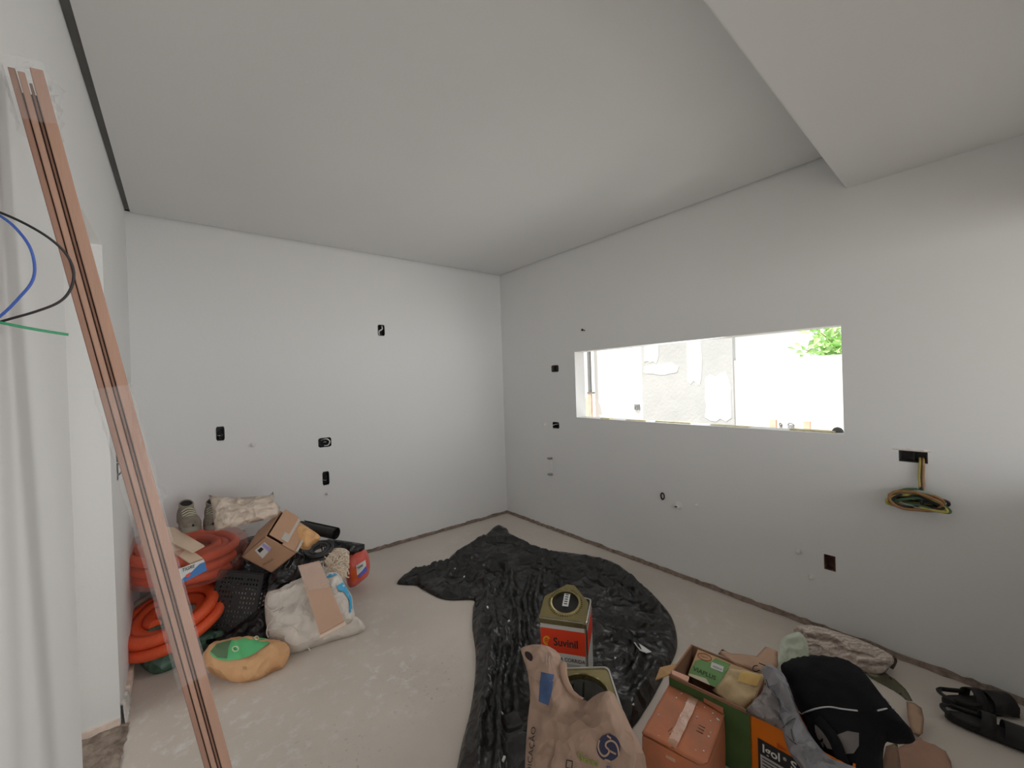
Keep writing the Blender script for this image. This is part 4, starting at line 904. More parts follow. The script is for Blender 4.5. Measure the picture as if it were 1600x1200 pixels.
    bag('green_bag', [(214, 1004), (225, 985), (260, 975), (300, 978), (335, 985), (352, 985), (350, 1000), (332, 1010), (300, 1036), (275, 1045), (255, 1055), (236, 1052), (218, 1036)], plane_floor(255, 1050, 45), .07, .07, M_grn,
        'dark green plastic bag on the floor under the tilted orange coil', res=.018, edge=.10, wr=[(.012, 8, 30, 2), (.005, 20)], seed=17)
    s, o = bag('tan_sack', [(317, 1022), (326, 1012), (340, 1003), (368, 998), (398, 997), (424, 1001), (440, 1003), (453, 1013), (450, 1030), (440, 1045), (426, 1050), (415, 1060), (398, 1068), (370, 1066), (345, 1060), (326, 1050), (318, 1040)], plane_floor(392, 1064, 52), .075, .06,
        mat('tan plastic sack', alb(190, 148, 108, .56), .55, .07, 8, .2, 26, crumple=.7, cscale=7), 'crumpled tan sack with a green printed panel at the front of the pile', res=.014, edge=.08, wr=[(.022, 6.5, 100, 1.4), (.006, 16)], seed=19)
    g1 = lambda u, v: s.surf(u, v, .014); g2 = lambda u, v: s.surf(u, v, .017)
    decal('green_panel', [(329, 1020), (340, 1008), (364, 1001), (398, 997.8), (423, 1002), (410, 1014), (392, 1026), (372, 1032), (350, 1034), (333, 1028)], g1, mat('green print', alb(66, 132, 86, .40), .5, .06), o, 4, True)
    decal('dark_green_panel', [(329, 1020), (340, 1008), (362, 1002), (357, 1014), (355, 1031), (340, 1030)], g2, mat('dark green print', alb(62, 82, 58, .40), .5, .06), o, 4)
    M_cream = mat('cream print', alb(200, 210, 180, .42), .6)
    g3 = lambda u, v: s.surf(u, v, .020)
    for (cu, cv, r) in ((368, 1016.5, 4.6), (401, 999.5, 3.2)):
        ring_px = [(cu+r*math.cos(a), cv+r*math.sin(a)*.85) for a in np.linspace(0, 6.28, 15)]; MB().tube([g3(u, v) for u, v in ring_px], .0028, 5).build('print_ring', M_cream, o)
    text('sack_print', 'S', (366, 1018.5), (5, 0), (0, -5), g3, M_ink, o); text('sack_print', '50', (379, 1048), (6.5, 0), (.5, -6.5), g1, mat('olive print', alb(110, 96, 60, .42), .7), o); text('sack_print', 'kg', (383, 1055), (5, 0), (.4, -5), g1, mat('olive print', alb(110, 96, 60, .42), .7), o)
pile()

# ------------------------------------------------------------------ the middle of the floor
def tarp():
    px = [(620, 911), (640, 896), (668, 889), (702, 880), (702, 872), (716, 862), (735, 852), (758, 838), (771, 825), (781, 822), (793, 828), (797, 835), (820, 846), (843, 859), (880, 864), (925, 871), (958, 880), (985, 898), (1010, 922), (1032, 943),
          (1048, 962), (1056, 985), (1058, 1010), (1052, 1030), (1040, 1052), (1020, 1090), (1000, 1122), (985, 1150), (1010, 1200), (980, 1260), (900, 1300), (800, 1300), (700, 1285), (705, 1240), (714, 1200), (722, 1160), (735, 1110), (742, 1060), (743, 1020), (738, 980), (739, 950), (739, 938), (705, 938), (685, 934), (662, 922), (650, 915), (634, 914)]
    pl = (np.array([0, 0, .004]), UP)
    s = Soft(px, pl, .022, .0, .0135, .05, [], True, True, seed=30)
    V2 = s.v2; lo = V2.min(0); e_ = Soft.dist(V2, s.B2)
    FOLDS = [([(752, 948), (748, 1010), (735, 1100), (722, 1215)], .030, .035), ([(775, 940), (768, 1020), (755, 1110), (745, 1240)], .045, .03), ([(790, 990), (785, 1060), (780, 1130), (775, 1260)], .035, .022), ([(800, 930), (812, 985), (808, 1060), (812, 1130)], .05, .03),
             ([(830, 900), (822, 960), (830, 1010)], .05, .022), ([(852, 896), (838, 940), (838, 985)], .04, .025), ([(765, 960), (775, 1000), (768, 1040)], .03, .018), ([(742, 985), (760, 975), (778, 985)], .02, .02), ([(740, 1180), (760, 1120), (770, 1060)], .03, .02),
             ([(626, 908), (680, 893), (740, 878), (790, 873)], .035, .03), ([(655, 913), (700, 905), (745, 912), (765, 935)], .030, .025), ([(700, 888), (740, 905), (762, 930), (768, 975)], .04, .024), ([(690, 925), (720, 925), (740, 940)], .02, .03),
             ([(735, 855), (790, 848), (840, 866), (900, 885)], .032, .03), ([(770, 834), (740, 858), (706, 876)], .03, .035), ([(750, 895), (768, 889), (795, 900), (802, 932)], .055, .03), ([(716, 868), (713, 884), (745, 898)], .03, .025), ([(780, 905), (778, 935), (770, 950)], .04, .02),
             ([(900, 878), (960, 898), (1010, 930), (1037, 962)], 0.037, .04), ([(930, 948), (975, 926), (1030, 960)], 0.043, .022), ([(925, 970), (985, 985), (1052, 985)], 0.037, .025), ([(975, 1000), (1000, 1040), (980, 1080)], 0.043, .03), ([(930, 1012), (965, 1006), (985, 998)], 0.034, .018),
             ([(1042, 1040), (1010, 1080), (985, 1120)], 0.048, .03), ([(880, 900), (935, 912), (985, 940)], 0.034, .02), ([(990, 960), (1015, 950), (1045, 965)], 0.034, .015), ([(1000, 1020), (1030, 1010), (1055, 1012)], 0.031, .02), ([(860, 905), (880, 925), (895, 930)], 0.051, .02), ([(950, 1050), (975, 1045), (1000, 1055)], 0.034, .02), ([(815, 880), (850, 885), (890, 900)], 0.051, .02)]
    add = np.zeros(len(V2))
    warp = np.array([[(w := noise.noise_vector(Vector((x*4, y*4, 1))))[0]*.025+0*w[1], w[1]*.025] for x, y in V2])+np.array([[(w := noise.noise_vector(Vector((x*13, y*13, 5))))[0]*.004, w[1]*.004] for x, y in V2])
    for L_, hh, ww in FOLDS:
        W = np.array([[np.dot(p-s.o, s.a), np.dot(p-s.o, s.b)] for p in catmull([PP(u, v, pl) for u, v in L_], 4)]); n_ = len(W); dd = np.full(len(V2), 9.0); tt = np.zeros(len(V2))
        for k in range(n_-1):
            e = W[k+1]-W[k]; le = max(np.dot(e, e), 1e-12); t_ = np.clip(((V2+warp-W[k])@e)/le, 0, 1); d_ = np.hypot(*(V2+warp-W[k]-t_[:, None]*e).T); b_ = d_ < dd; dd[b_] = d_[b_]; tt[b_] = (k+t_[b_])/(n_-1)
        sh = np.where(dd < ww*1.6, 1-dd/(ww*1.6), 0); add = np.maximum(add, add*.35+hh*1.5*(.55*sh**1.3+.4*sh**3)*np.sin(np.pi*np.clip(tt*.86+.07, 0, 1))**.5)
    for i, (x, y) in enumerate(V2):
        p = s.w(x, y, 0); q = Vector((p[0], p[1], 0)); h = min(1, e_[i]/.07)
        wq = q+noise.noise_vector(q*3)*.12
        s.front[i] += h*(add[i]+.018*max(0, 1-2.4*abs(noise.noise(wq*4.2)))**1.5+.009*max(0, 1-2.4*abs(noise.noise(wq*10+Vector((3, 9, 0)))))**1.5+.003*noise.noise(q*24))
    m = mat('black polythene', (.017, .0165, .016), .29, .2, 8, .12, 55, spec=.5, crumple=.5, cscale=11)
    o = s.build('black_tarp', m); tag(o, 'large crumpled black plastic sheet spread across the grey floor', 'plastic sheet')
    b = MB(); rnd = random.Random(4); k = 0
    for (u, v, r) in ((726, 903, .010), (764, 951, .012), (795, 973, .010), (837, 922, .007), (966, 1029, .013), (787, 1116, .009), (788, 1190, .012), (1027, 939, .010), (738, 1000, .006), (990, 1100, .010), (712, 890, .008), (905, 990, .006), (845, 890, .005)):
        c = s.surf(u, v, .006); a = rnd.uniform(0, 3); V = []
        b.box(c-np.array([r, r, 0])*.6, np.array([math.cos(a), math.sin(a), .1])*r*1.6, np.array([-math.sin(a), math.cos(a), .0])*r*rnd.uniform(.7, 1.3), UP*r*.5)
    o = b.build('plaster_crumbs', mat('white plaster crumb', (.85, .85, .82), .9, .05), None, False); tag(o, 'scattered white plaster crumbs lying on the black plastic sheet', 'crumbs', None, 'stuff')
    P = [(990, 1006), (997, 1007), (1018, 1021), (1010, 1023), (1000, 1019)]; V = [s.surf(u, v, .010) for u, v in P]; k = len(V)
    o = mesh('paper_scrap', V+[v-UP*.003 for v in V], [tuple(range(k-1, -1, -1)), tuple(range(k, 2*k))]+[(i, (i+1) % k, k+(i+1) % k, k+i) for i in range(k)], mat('white paper', (.82, .82, .80), .7, .03), None, False); tag(o, 'narrow white paper scrap on the right half of the black sheet', 'paper')
    return s
TARP = tarp()

M_tin = mat('tinplate', (.62, .60, .56), .28, .08, 6, .05, 30, metal=.85); M_gold = mat('gold lacquered tin', (.31, .26, .125), .24, .10, 6, .06, 30, metal=.8)
M_tinin = mat('inside of paint can', (.30, .30, .28), .5, .25, 10, metal=.3)
def square_can(c, e1, e2, H, name, label, hole=None, chamfer=None, z0=.03):
    """Square tin: body with rounded corners c, c+e1, c+e1+e2, c+e2; rim, top plate with a round opening, paint inside."""
    c = np.array([c[0], c[1], z0]); e1 = np.array([e1[0], e1[1], 0]); e2 = np.array([e2[0], e2[1], 0]); t = thing(name, c+(e1+e2)/2, label, 'paint can')
    def loop(g, z):
        out = []; r = .09
        for (i, j, a0) in ((0, 0, 180), (1, 0, 270), (1, 1, 0), (0, 1, 90)):
            for k in range(5):
                a = math.radians(a0+22.5*k); s = (r if i == 0 else 1-r)+r*math.cos(a); q = (r if j == 0 else 1-r)+r*math.sin(a)
                out.append(c+e1*(.5+(s-.5)*g)+e2*(.5+(q-.5)*g)+UP*z)
        return out
    L = [loop(.94, 0), loop(1.0, .006), loop(1.0, H-.012), loop(1.025, H-.010), loop(1.025, H-.002), loop(1.0, H), loop(.97, H-.002), loop(.965, H-.012)]
    V = [p for q in L for p in q]; n = 20; F = [(i*n+j, i*n+(j+1) % n, (i+1)*n+(j+1) % n, (i+1)*n+j) for i in range(len(L)-1) for j in range(n)]
    if np.cross(e1, e2)[2] < 0: F = [tuple(reversed(f)) for f in F]
    F.append(tuple(range(n))); mesh('can_body', V, F, M_tin, t, True, 35)
    return t, c, e1, e2
def can_one():
    # position from the front top edge and its right hand neighbour
    H = .345; z0 = .03; zt = H+z0; A, B_, C_ = PZ(842, 964, zt), PZ(916, 974, zt), PZ(922.5, 938, zt)
    e1 = B_-A; e2 = np.array([-e1[1], e1[0], 0]); e2 = e2 if np.dot(e2, C_-B_) > 0 else -e2; e2 = unit(e2)*np.linalg.norm(e1)
    t, c, e1, e2 = square_can(A, e1, e2, H, 'paint_can', 'square white and red paint can with its top cut open, on the black sheet')
    nf = -unit(e2); nr = unit(e1); pf = (c+nf*.002, nf); pr = (c+e1+nr*.002, nr); g = onplane(pf, .001)
    P = lambda s, z, off=.002: c+e1*s+UP*z+nf*off
    Q = lambda s, z, off=.002: c+e1+e2*s+UP*z+nr*off
    def patch(name, F_, s0, s1, z0_, z1_, m, off=.002): return mesh(name, [F_(s0, z0_, off), F_(s1, z0_, off), F_(s1, z1_, off), F_(s0, z1_, off)], [(0, 1, 2, 3)], m, t, False)
    M_lab = mat('white can print', (.70, .69, .66), .35, .03, spec=.5); M_red = mat('red can print', alb(206, 62, 34, .42), .35, .05, spec=.5)
    patch('label_white', P, .04, .96, .01, H-.025, M_lab, .0015); patch('label_white', Q, .04, .96, .01, H-.025, M_lab, .0015)
    patch('red_band', P, .03, .97, H-.155, H-.045, M_red, .0025); patch('red_band', Q, .03, .97, H-.155, H-.045, M_red, .0025)
    f3 = lambda off: (lambda u, v: c+e1*u+UP*v+nf*off)                 # lettering placed in the face's own coordinates
    text('brand_text', 'Suvinil', (.30, H-.122), (.205, 0), (0, .052), f3(.0035), mat('dark print', (.05, .03, .03), .5), t, 1, .02)
    yel = mat('yellow print', alb(230, 160, 50, .42), .5)
    MB().tube([c+e1*(.16+.065*math.cos(a))+UP*(H-.105+.018*math.sin(a))+nf*.0035 for a in np.linspace(.6, 5.0, 14)], .0045, 6).build('emblem', yel, t)
    MB().tube([c+e1*(.16+.03*math.cos(a))+UP*(H-.105+.008*math.sin(a))+nf*.0035 for a in np.linspace(0, 6.2, 10)], .004, 6).build('emblem', mat('orange emblem', alb(214, 100, 40, .42), .5), t)
    text('label_text', 'MASSA CORRIDA', (.20, H-.190), (.098, 0), (0, .024), f3(.0035), M_ink, t, 1, .01)
    patch('label_grey', P, .12, .86, H-.27, H-.20, mat('grey can print', (.42, .42, .42), .4), .003)
    # cut top plate, bent up a little at its back, hinged on the front rim
    d = unit(unit(e2)*math.cos(math.radians(17))+UP*math.sin(math.radians(17))); base = c+UP*(H+.002); n_ = unit(np.cross(e1, d)); n_ = n_ if n_[2] > 0 else -n_
    pt = lambda s, q: base+e1*s+d*(q*np.linalg.norm(e2))
    hx, hy, hr = .5, .46, .29; out = [(.0, .0), (1, 0), (1.0, .52), (.64, .97), (.46, .98), (.02, .56)]; ring = 28
    def on_edge(a):
        best = 9
        for i in range(len(out)):
            p, q = np.array(out[i]), np.array(out[(i+1) % len(out)]); dv = np.array([math.cos(a), math.sin(a)]); M2 = np.array([dv, p-q]).T
            if abs(np.linalg.det(M2)) < 1e-9: continue
            tt, w = np.linalg.solve(M2, p-np.array([hx, hy]))
            if tt > 0 and -1e-6 <= w <= 1+1e-6: best = min(best, tt)
        return best
    angs = sorted(set([2*math.pi*i/ring for i in range(ring)]+[math.atan2(q-hy, p-hx) % (2*math.pi) for p, q in out])); V = []; F = []; k = len(angs)
    for a in angs:
        R = on_edge(a); V += [pt(hx+R*math.cos(a), hy+R*math.sin(a)), pt(hx+(hr+.06)*math.cos(a), hy+(hr+.06)*math.sin(a)), pt(hx+(hr+.03)*math.cos(a), hy+(hr+.03)*math.sin(a))+n_*.006, pt(hx+hr*math.cos(a), hy+hr*math.sin(a))+n_*.003, pt(hx+hr*math.cos(a), hy+hr*math.sin(a))-n_*.008]
    for i in range(k):
        for j in range(4): F.append((i*5+j, i*5+j+1, ((i+1) % k)*5+j+1, ((i+1) % k)*5+j))
    o = mesh('cut_top', V, F, M_gold, t, True, 30); b = MB()
    for i in range(44):
        a = 2*math.pi*i/44; b.tube([pt(hx+(hr+.05)*math.cos(a), hy+(hr+.05)*math.sin(a))+n_*.002, pt(hx+(hr+.085)*math.cos(a), hy+(hr+.085)*math.sin(a))+n_*.002], .0022, 4)
    b.build('crimp_ring', M_gold, o)
    mesh('opening', [pt(hx+hr*math.cos(a), hy+hr*math.sin(a))-n_*.008 for a in np.linspace(0, 2*math.pi, 29)[:-1]], [tuple(range(28))], mat('painted can opening shade', (.02, .02, .018), .6), t, False)  # flat near-black disc, shade inside the can painted as colour
    q0 = pt(.46, .30); b = MB(); b.box(q0+n_*.012, e1*.13, d*(np.linalg.norm(e2)*.34), n_*.002); b.build('sticker', M_white, t, False)
    for k_ in range(5): MB().box(q0+n_*.0145+e1*.03+d*(.01+k_*.014), e1*.07, d*.006, n_*.0005).build('sticker_print', M_ink, t, False)
    MB().box(c+UP*(H-.001)-unit(e2)*.003, e1, -unit(e2)*.004+UP*.0, UP*-.022).build('front_rim', M_gold, t, False)
can_one()
def can_two():
    H = .345; z0 = .03; zt = H+z0; A, B_ = PZ(872, 1043, zt), PZ(950, 1041, zt); e1 = B_-A; e1 = unit(e1)*.235; B0 = B_; A = B0-e1
    e2 = np.array([e1[1], -e1[0], 0]); e2 = e2 if np.dot(e2, -A) > 0 else -e2; e2 = unit(e2)*.235; c0 = A+e2            # front left corner
    t, c, e1, e2 = square_can(c0, e1, -e2, H, 'paint_can', 'open square gold-rimmed can standing inside the paper sack')
    V = []; F = []; k = 48; hr = .37; Z = H-.006
    for i in range(k):
        a = 2*math.pi*i/k; m_ = max(abs(math.cos(a)), abs(math.sin(a))); P = lambda r, z, sq=False: c+e1*(.5+r*math.cos(a)/(m_ if sq else 1))+e2*(.5+r*math.sin(a)/(m_ if sq else 1))+UP*z
        V += [P(.48, Z, True), P(hr+.03, Z-.001), P(hr+.01, Z+.004), P(hr, Z), P(hr, Z-.02)]
    for i in range(k):
        for j in range(4): F.append((i*5+j, i*5+j+1, ((i+1) % k)*5+j+1, ((i+1) % k)*5+j))
    mesh('top_plate', V, F, M_gold, t, True, 30)
    V, F = rings([(.44, -.02), (.44, -.25), (.42, -.27)], 32); mesh('inner_wall', [c+e1*(.5+v[0])+e2*(.5+v[1])+UP*(Z+v[2]) for v in V], F+[tuple(range(64, 96))], M_tinin, t, True)
    for s in (-.12, .06): MB().tube([c+e1*(.5+s)+e2*.80+UP*(Z-.02), c+e1*(.5+s*.8)+e2*.86+UP*(Z-.12), c+e1*(.5+s*.7)+e2*.86+UP*(Z-.24)], .004, 6, 4).build('paint_drip', mat('dark drip', (.06, .06, .055), .5), t)
can_two()
def paper_sack():
    px = [(813, 1013), (822, 1009), (832, 1007), (846, 1007), (858, 1010), (868, 1016), (875, 1024), (878, 1036), (878, 1050), (884, 1066), (890, 1078), (900, 1087), (910, 1092), (918, 1096), (926, 1089), (938, 1082), (952, 1079), (960, 1084), (966, 1096), (975, 1112), (985, 1134), (999, 1160), (1008, 1182), (1012, 1210),
          (1016, 1260), (1010, 1330), (940, 1350), (860, 1345), (812, 1330), (815, 1260), (820, 1200), (822, 1160), (825, 1120), (829, 1090), (827, 1070), (824, 1048), (818, 1030)]
    pl = plane_at(920, 1130, 1.13, 34, -12)
    s = Soft(px, pl, .045, .03, .012, .055, [(.012, 6, 80, 2.2), (.006, 13, 60, 1.6), (.003, 34)], False, True, seed=33)
    s.folds([([(830, 1012), (846, 1050), (858, 1100)], -.012, .012), ([(842, 1010), (862, 1046), (872, 1076)], .012, .010), ([(876, 1070), (890, 1110), (888, 1165)], -.010, .014), ([(906, 1098), (922, 1126), (938, 1146)], -.012, .012), ([(918, 1100), (912, 1140), (918, 1190)], .010, .018), ([(950, 1084), (962, 1120), (975, 1160)], .010, .016), ([(846, 1104), (856, 1140), (846, 1190)], .012, .014), ([(862, 1108), (872, 1150), (866, 1200)], -.010, .012), ([(870, 1120), (900, 1160), (896, 1190)], .009, .012), ([(985, 1140), (975, 1170), (990, 1195)], -.010, .012)])
    o = s.build('paper_sack', mat('brown kraft sack paper', alb(134, 112, 98, .54), .8, .08, 7, .25, 38, crumple=1.0, cscale=8)); tag(o, 'torn brown paper plaster sack with round navy logo, standing in front of the cans', 'paper sack')
    g = lambda off: (lambda u, v: s.surf(u, v, off)); M_nv = mat('navy print', (.035, .038, .085), .7, .1); M_pap = mat('bare kraft line', alb(134, 112, 98, .50), .8); M_lg = mat('olive green print', alb(104, 108, 58, .46), .7)
    decal('blue_tape', [(846, 1050), (866, 1054), (863, 1080), (857, 1102), (842, 1096), (843, 1078)], g(.003), mat('blue tape print', alb(46, 62, 92, .50), .6, .1, 20), o, 4)
    decal('logo_disc', [(951+18.5*math.cos(a), 1168+21*math.sin(a)) for a in np.linspace(0, 6.283, 33)[:-1]], g(.003), M_nv, o, 3.5)
    for pts in ([(937, 1156), (935, 1166), (938, 1176), (944, 1181), (950, 1178), (952, 1172), (947, 1166), (948, 1160), (955, 1157), (962, 1161), (966, 1170), (967, 1180)], [(951, 1172), (957, 1175), (963, 1178)], [(949, 1149), (953, 1152), (955, 1154)], [(945, 1187), (950, 1188), (954, 1190)]):
        MB().tube([g(.0045)(u, v) for u, v in pts], .0022, 6, 4).build('logo_line', M_pap, o)
    sk = (13.5, 5.2)
    text('sack_text', 'Gesso', (902, 1186), (13.2, 5.0), (1.5, -19.0), g(.0045), M_lg, o, 1, .02)
    text('sack_text', 'Empresol', (947, 1207), (13, 1.6), (.5, -15.5), g(.0045), mat('dark violet print', alb(52, 44, 76, .3), .7), o, 1, .02)
    text('sack_text', 'R', (902, 1212), (14, 4), (1.5, -14), g(.0045), M_lg, o, 1, .02)
    for k_ in range(4): P = [(886, 1187), (895, 1189), (894, 1201), (885, 1199)]; MB().tube([g(.0045)(*P[k_]), g(.0045)(*P[(k_+1) % 4])], .0011, 5).build('tick_box', M_ink, o)
    text('sack_text', 'INDICA\u00c7\u00c3O', (828, 1226), (1.8, -16.2), (-10.5, -1.5), g(.0045), M_ink, o, 1, -.004)
    for k_ in range(3): text('stamp_text', ('2023', 'L204', '0817')[k_], (856+k_*5, 1042-k_), (.5, -7), (-5, 0), g(.0045), mat('faded ink', alb(110, 96, 92, .3), .8), o) if False else None
    for k_ in range(4): MB().tube([g(.0042)(855+k_*4.2, 1024+k_*1.2), g(.0042)(854+k_*4.2, 1032+k_), g(.0042)(855.5+k_*4.2, 1040+k_)], .0012, 5).build('faded_stamp', mat('faded ink', alb(112, 98, 94, .3), .8), o)
    decal('painted_hole', [(822, 1018), (829, 1020), (833, 1027), (831, 1033), (825, 1030), (821, 1024)], g(.004), mat('painted hole shade', (.03, .02, .018), .9), o, 3, True)  # dark patch on the surface, the shade of a hole painted in
    # torn lip curling over beside the second can
    L = [(877, 1038), (879, 1056), (884, 1068), (891, 1080), (901, 1088), (912, 1093)]; V = []; F = []
    for i, (u, v) in enumerate(L):
        p = s.surf(u-3, v+2, .002); V += [p, s.surf(u-1, v, .012)+.0*UP, s.surf(u+7-i, v-5+i*.5, .016), s.surf(u+9-i, v-1, .004)]
    for i in range(len(L)-1):
        for j in range(3): F.append((i*4+j, i*4+j+1, (i+1)*4+j+1, (i+1)*4+j))
    mesh('torn_lip', V, F, mat('kraft inner paper', alb(134, 110, 95, .54), .8, .1), o)
paper_sack()

# ------------------------------------------------------------------ cartons, bags and clothes on the right
def carton(name, c, e1, e2, H, T, m, label, cat='carton', closed=False):
    c = np.array([c[0], c[1], .003]); e1 = np.array([e1[0], e1[1], 0]); e2 = np.array([e2[0], e2[1], 0]); u1, u2 = unit(e1), unit(e2)
    t = thing(name, c+(e1+e2)/2, label, cat); b = MB()
    b.box(c, e1, e2, UP*T); b.box(c, e1, u2*T, UP*H); b.box(c+e2-u2*T, e1, u2*T, UP*H); b.box(c, u1*T, e2, UP*H); b.box(c+e1-u1*T, u1*T, e2, UP*H)
    b.build('carton_walls', m, t, False); return t, c, e1, e2, u1, u2
def orange_carton():
    z = .205; A, B_, C_ = PZ(1045, 1072, z), PZ(991, 1141, z), PZ(1136, 1112, z)
    e1 = C_-A; e2 = B_-A; e2 = unit(e2-np.dot(e2, unit(e1))*unit(e1))*np.linalg.norm(e2); c = np.array([A[0], A[1], .003])
    t = thing('taped_carton', c+(e1+e2)/2, 'closed worn orange carton, taped across its top, beside the paper sack', 'carton')
    M_o = mat('worn orange carton', alb(162, 98, 68, .50), .7, .14, 7, .2, 25, col2=alb(136, 88, 66, .50)); e1[2] = e2[2] = 0
    V = []; F = []; n = 14
    def P(s, q, zz): return c+e1*s+e2*q+UP*zz
    lo = []                                          # slightly bulged shell
    for (zz, g) in ((0, .985), (.06, 1.0), (.13, 1.008), (.185, 1.0), (.197, .985)):
        L = []
        for (i, j, a0) in ((0, 0, 180), (1, 0, 270), (1, 1, 0), (0, 1, 90)):
            r = .16 if (i, j) == (1, 0) or (i, j) == (1, 1) else .03
            for k in range(5): a = math.radians(a0+22.5*k); L.append(P(.5+(((r if i == 0 else 1-r)+r*math.cos(a))-.5)*g, .5+(((r if j == 0 else 1-r)+r*math.sin(a))-.5)*g, zz))
        lo.append(L)
    V = [p for L in lo for p in L]; k = 20
    F = [(i*k+j, i*k+(j+1) % k, (i+1)*k+(j+1) % k, (i+1)*k+j) for i in range(4) for j in range(k)]
    F += [tuple(range(k)), tuple(range(4*k, 5*k))]; mesh('carton_body', V, F, M_o, t, True, 40)
    for (s0, s1, nm) in ((.005, .475, 'flap'), (.485, .985, 'flap')):   # two top flaps meeting under the tape, a little uneven
        V = []; F = []; a, b = 10, 16
        for j in range(b+1):
            for i in range(a+1):
                s = s0+(s1-s0)*i/a; q = .01+.98*j/b
                if s > .84: q = min(max(q, .16*(1-math.sqrt(max(0, 1-((s-.84)/.16)**2)))), 1-.16*(1-math.sqrt(max(0, 1-((s-.84)/.16)**2))))
                zz = .200+.004*nz((s*3, q*3, s0), 2, 5)+(.004 if s0 < .1 else 0)+.010*math.sin(math.pi*q)*math.sin(math.pi*(s-s0)/(s1-s0))*.3
                V.append(P(s, q, zz))
        for j in range(b):
            for i in range(a): F.append((j*(a+1)+i, j*(a+1)+i+1, (j+1)*(a+1)+i+1, (j+1)*(a+1)+i))
        o = mesh(nm, V, F, M_o, t, True); o.modifiers.new('solid', 'SOLIDIFY').thickness = .004
    V = []; F = []
    for j in range(15):
        q = -.02+1.04*j/14; zz = .2125 if 0 < j < 14 else .17
        for s in (.40, .475, .55): V.append(P(s+.02*nz((j*.5, 1, 1), .8), min(max(q, -.012), 1.014), zz+.002*nz((j, s*9, 3), .9)))
    for j in range(14):
        for i in (0, 1): F.append((j*3+i, j*3+i+1, (j+1)*3+i+1, (j+1)*3+i))
    mesh('packing_tape', V, F, film_mat('scuffed tape', alb(176, 140, 118, .50), .7, .22), t)
    M_st = mat('faded stamp', alb(96, 70, 62, .50), .8)
    f = lambda off: (lambda u, v: P(u, v, .2065+off))
    for k_, (w, s, q) in enumerate((('LOTE', .30, .66), ('22', .22, .48), ('KG', .72, .52), ('USE', .66, .72))): pass
    rnd = random.Random(8); b = MB()
    for k_ in range(26):
        s, q = rnd.uniform(.05, .95), rnd.uniform(.05, .95); r = rnd.uniform(.002, .006); b.box(P(s, q, .207), np.array([r, r*.4, 0]), np.array([-r*.4, r, 0]), UP*r*.5)
    o = b.build('plaster_specks', mat('white plaster crumb', (.85, .85, .82), .9, .05), t, False); tag(o, kind='stuff')
    for k_ in range(5):
        MB().tube([P(.24+.04*k_*(1), .55+.03*k_, .208), P(.25+.04*k_, .62+.03*k_, .2085), P(.22+.04*k_, .70+.03*k_, .208)], .0022, 5, 3).build('stamp_mark', M_st, t)
    for k_ in range(3):
        MB().tube([P(.70, .46+.05*k_, .2075), P(.80, .46+.05*k_, .2075)], .0022, 5).build('stamp_mark', M_st, t)
    V = [P(.62, -.015, .209), P(.95, .02, .208), P(.97, .10, .209), P(.64, .05, .211)]; mesh('lifted_flap_edge', V+[v+UP*.012 for v in V], [(0, 1, 2, 3), (7, 6, 5, 4), (0, 4, 5, 1), (1, 5, 6, 2), (2, 6, 7, 3), (3, 7, 4, 0)], M_o, t, False)
orange_carton()
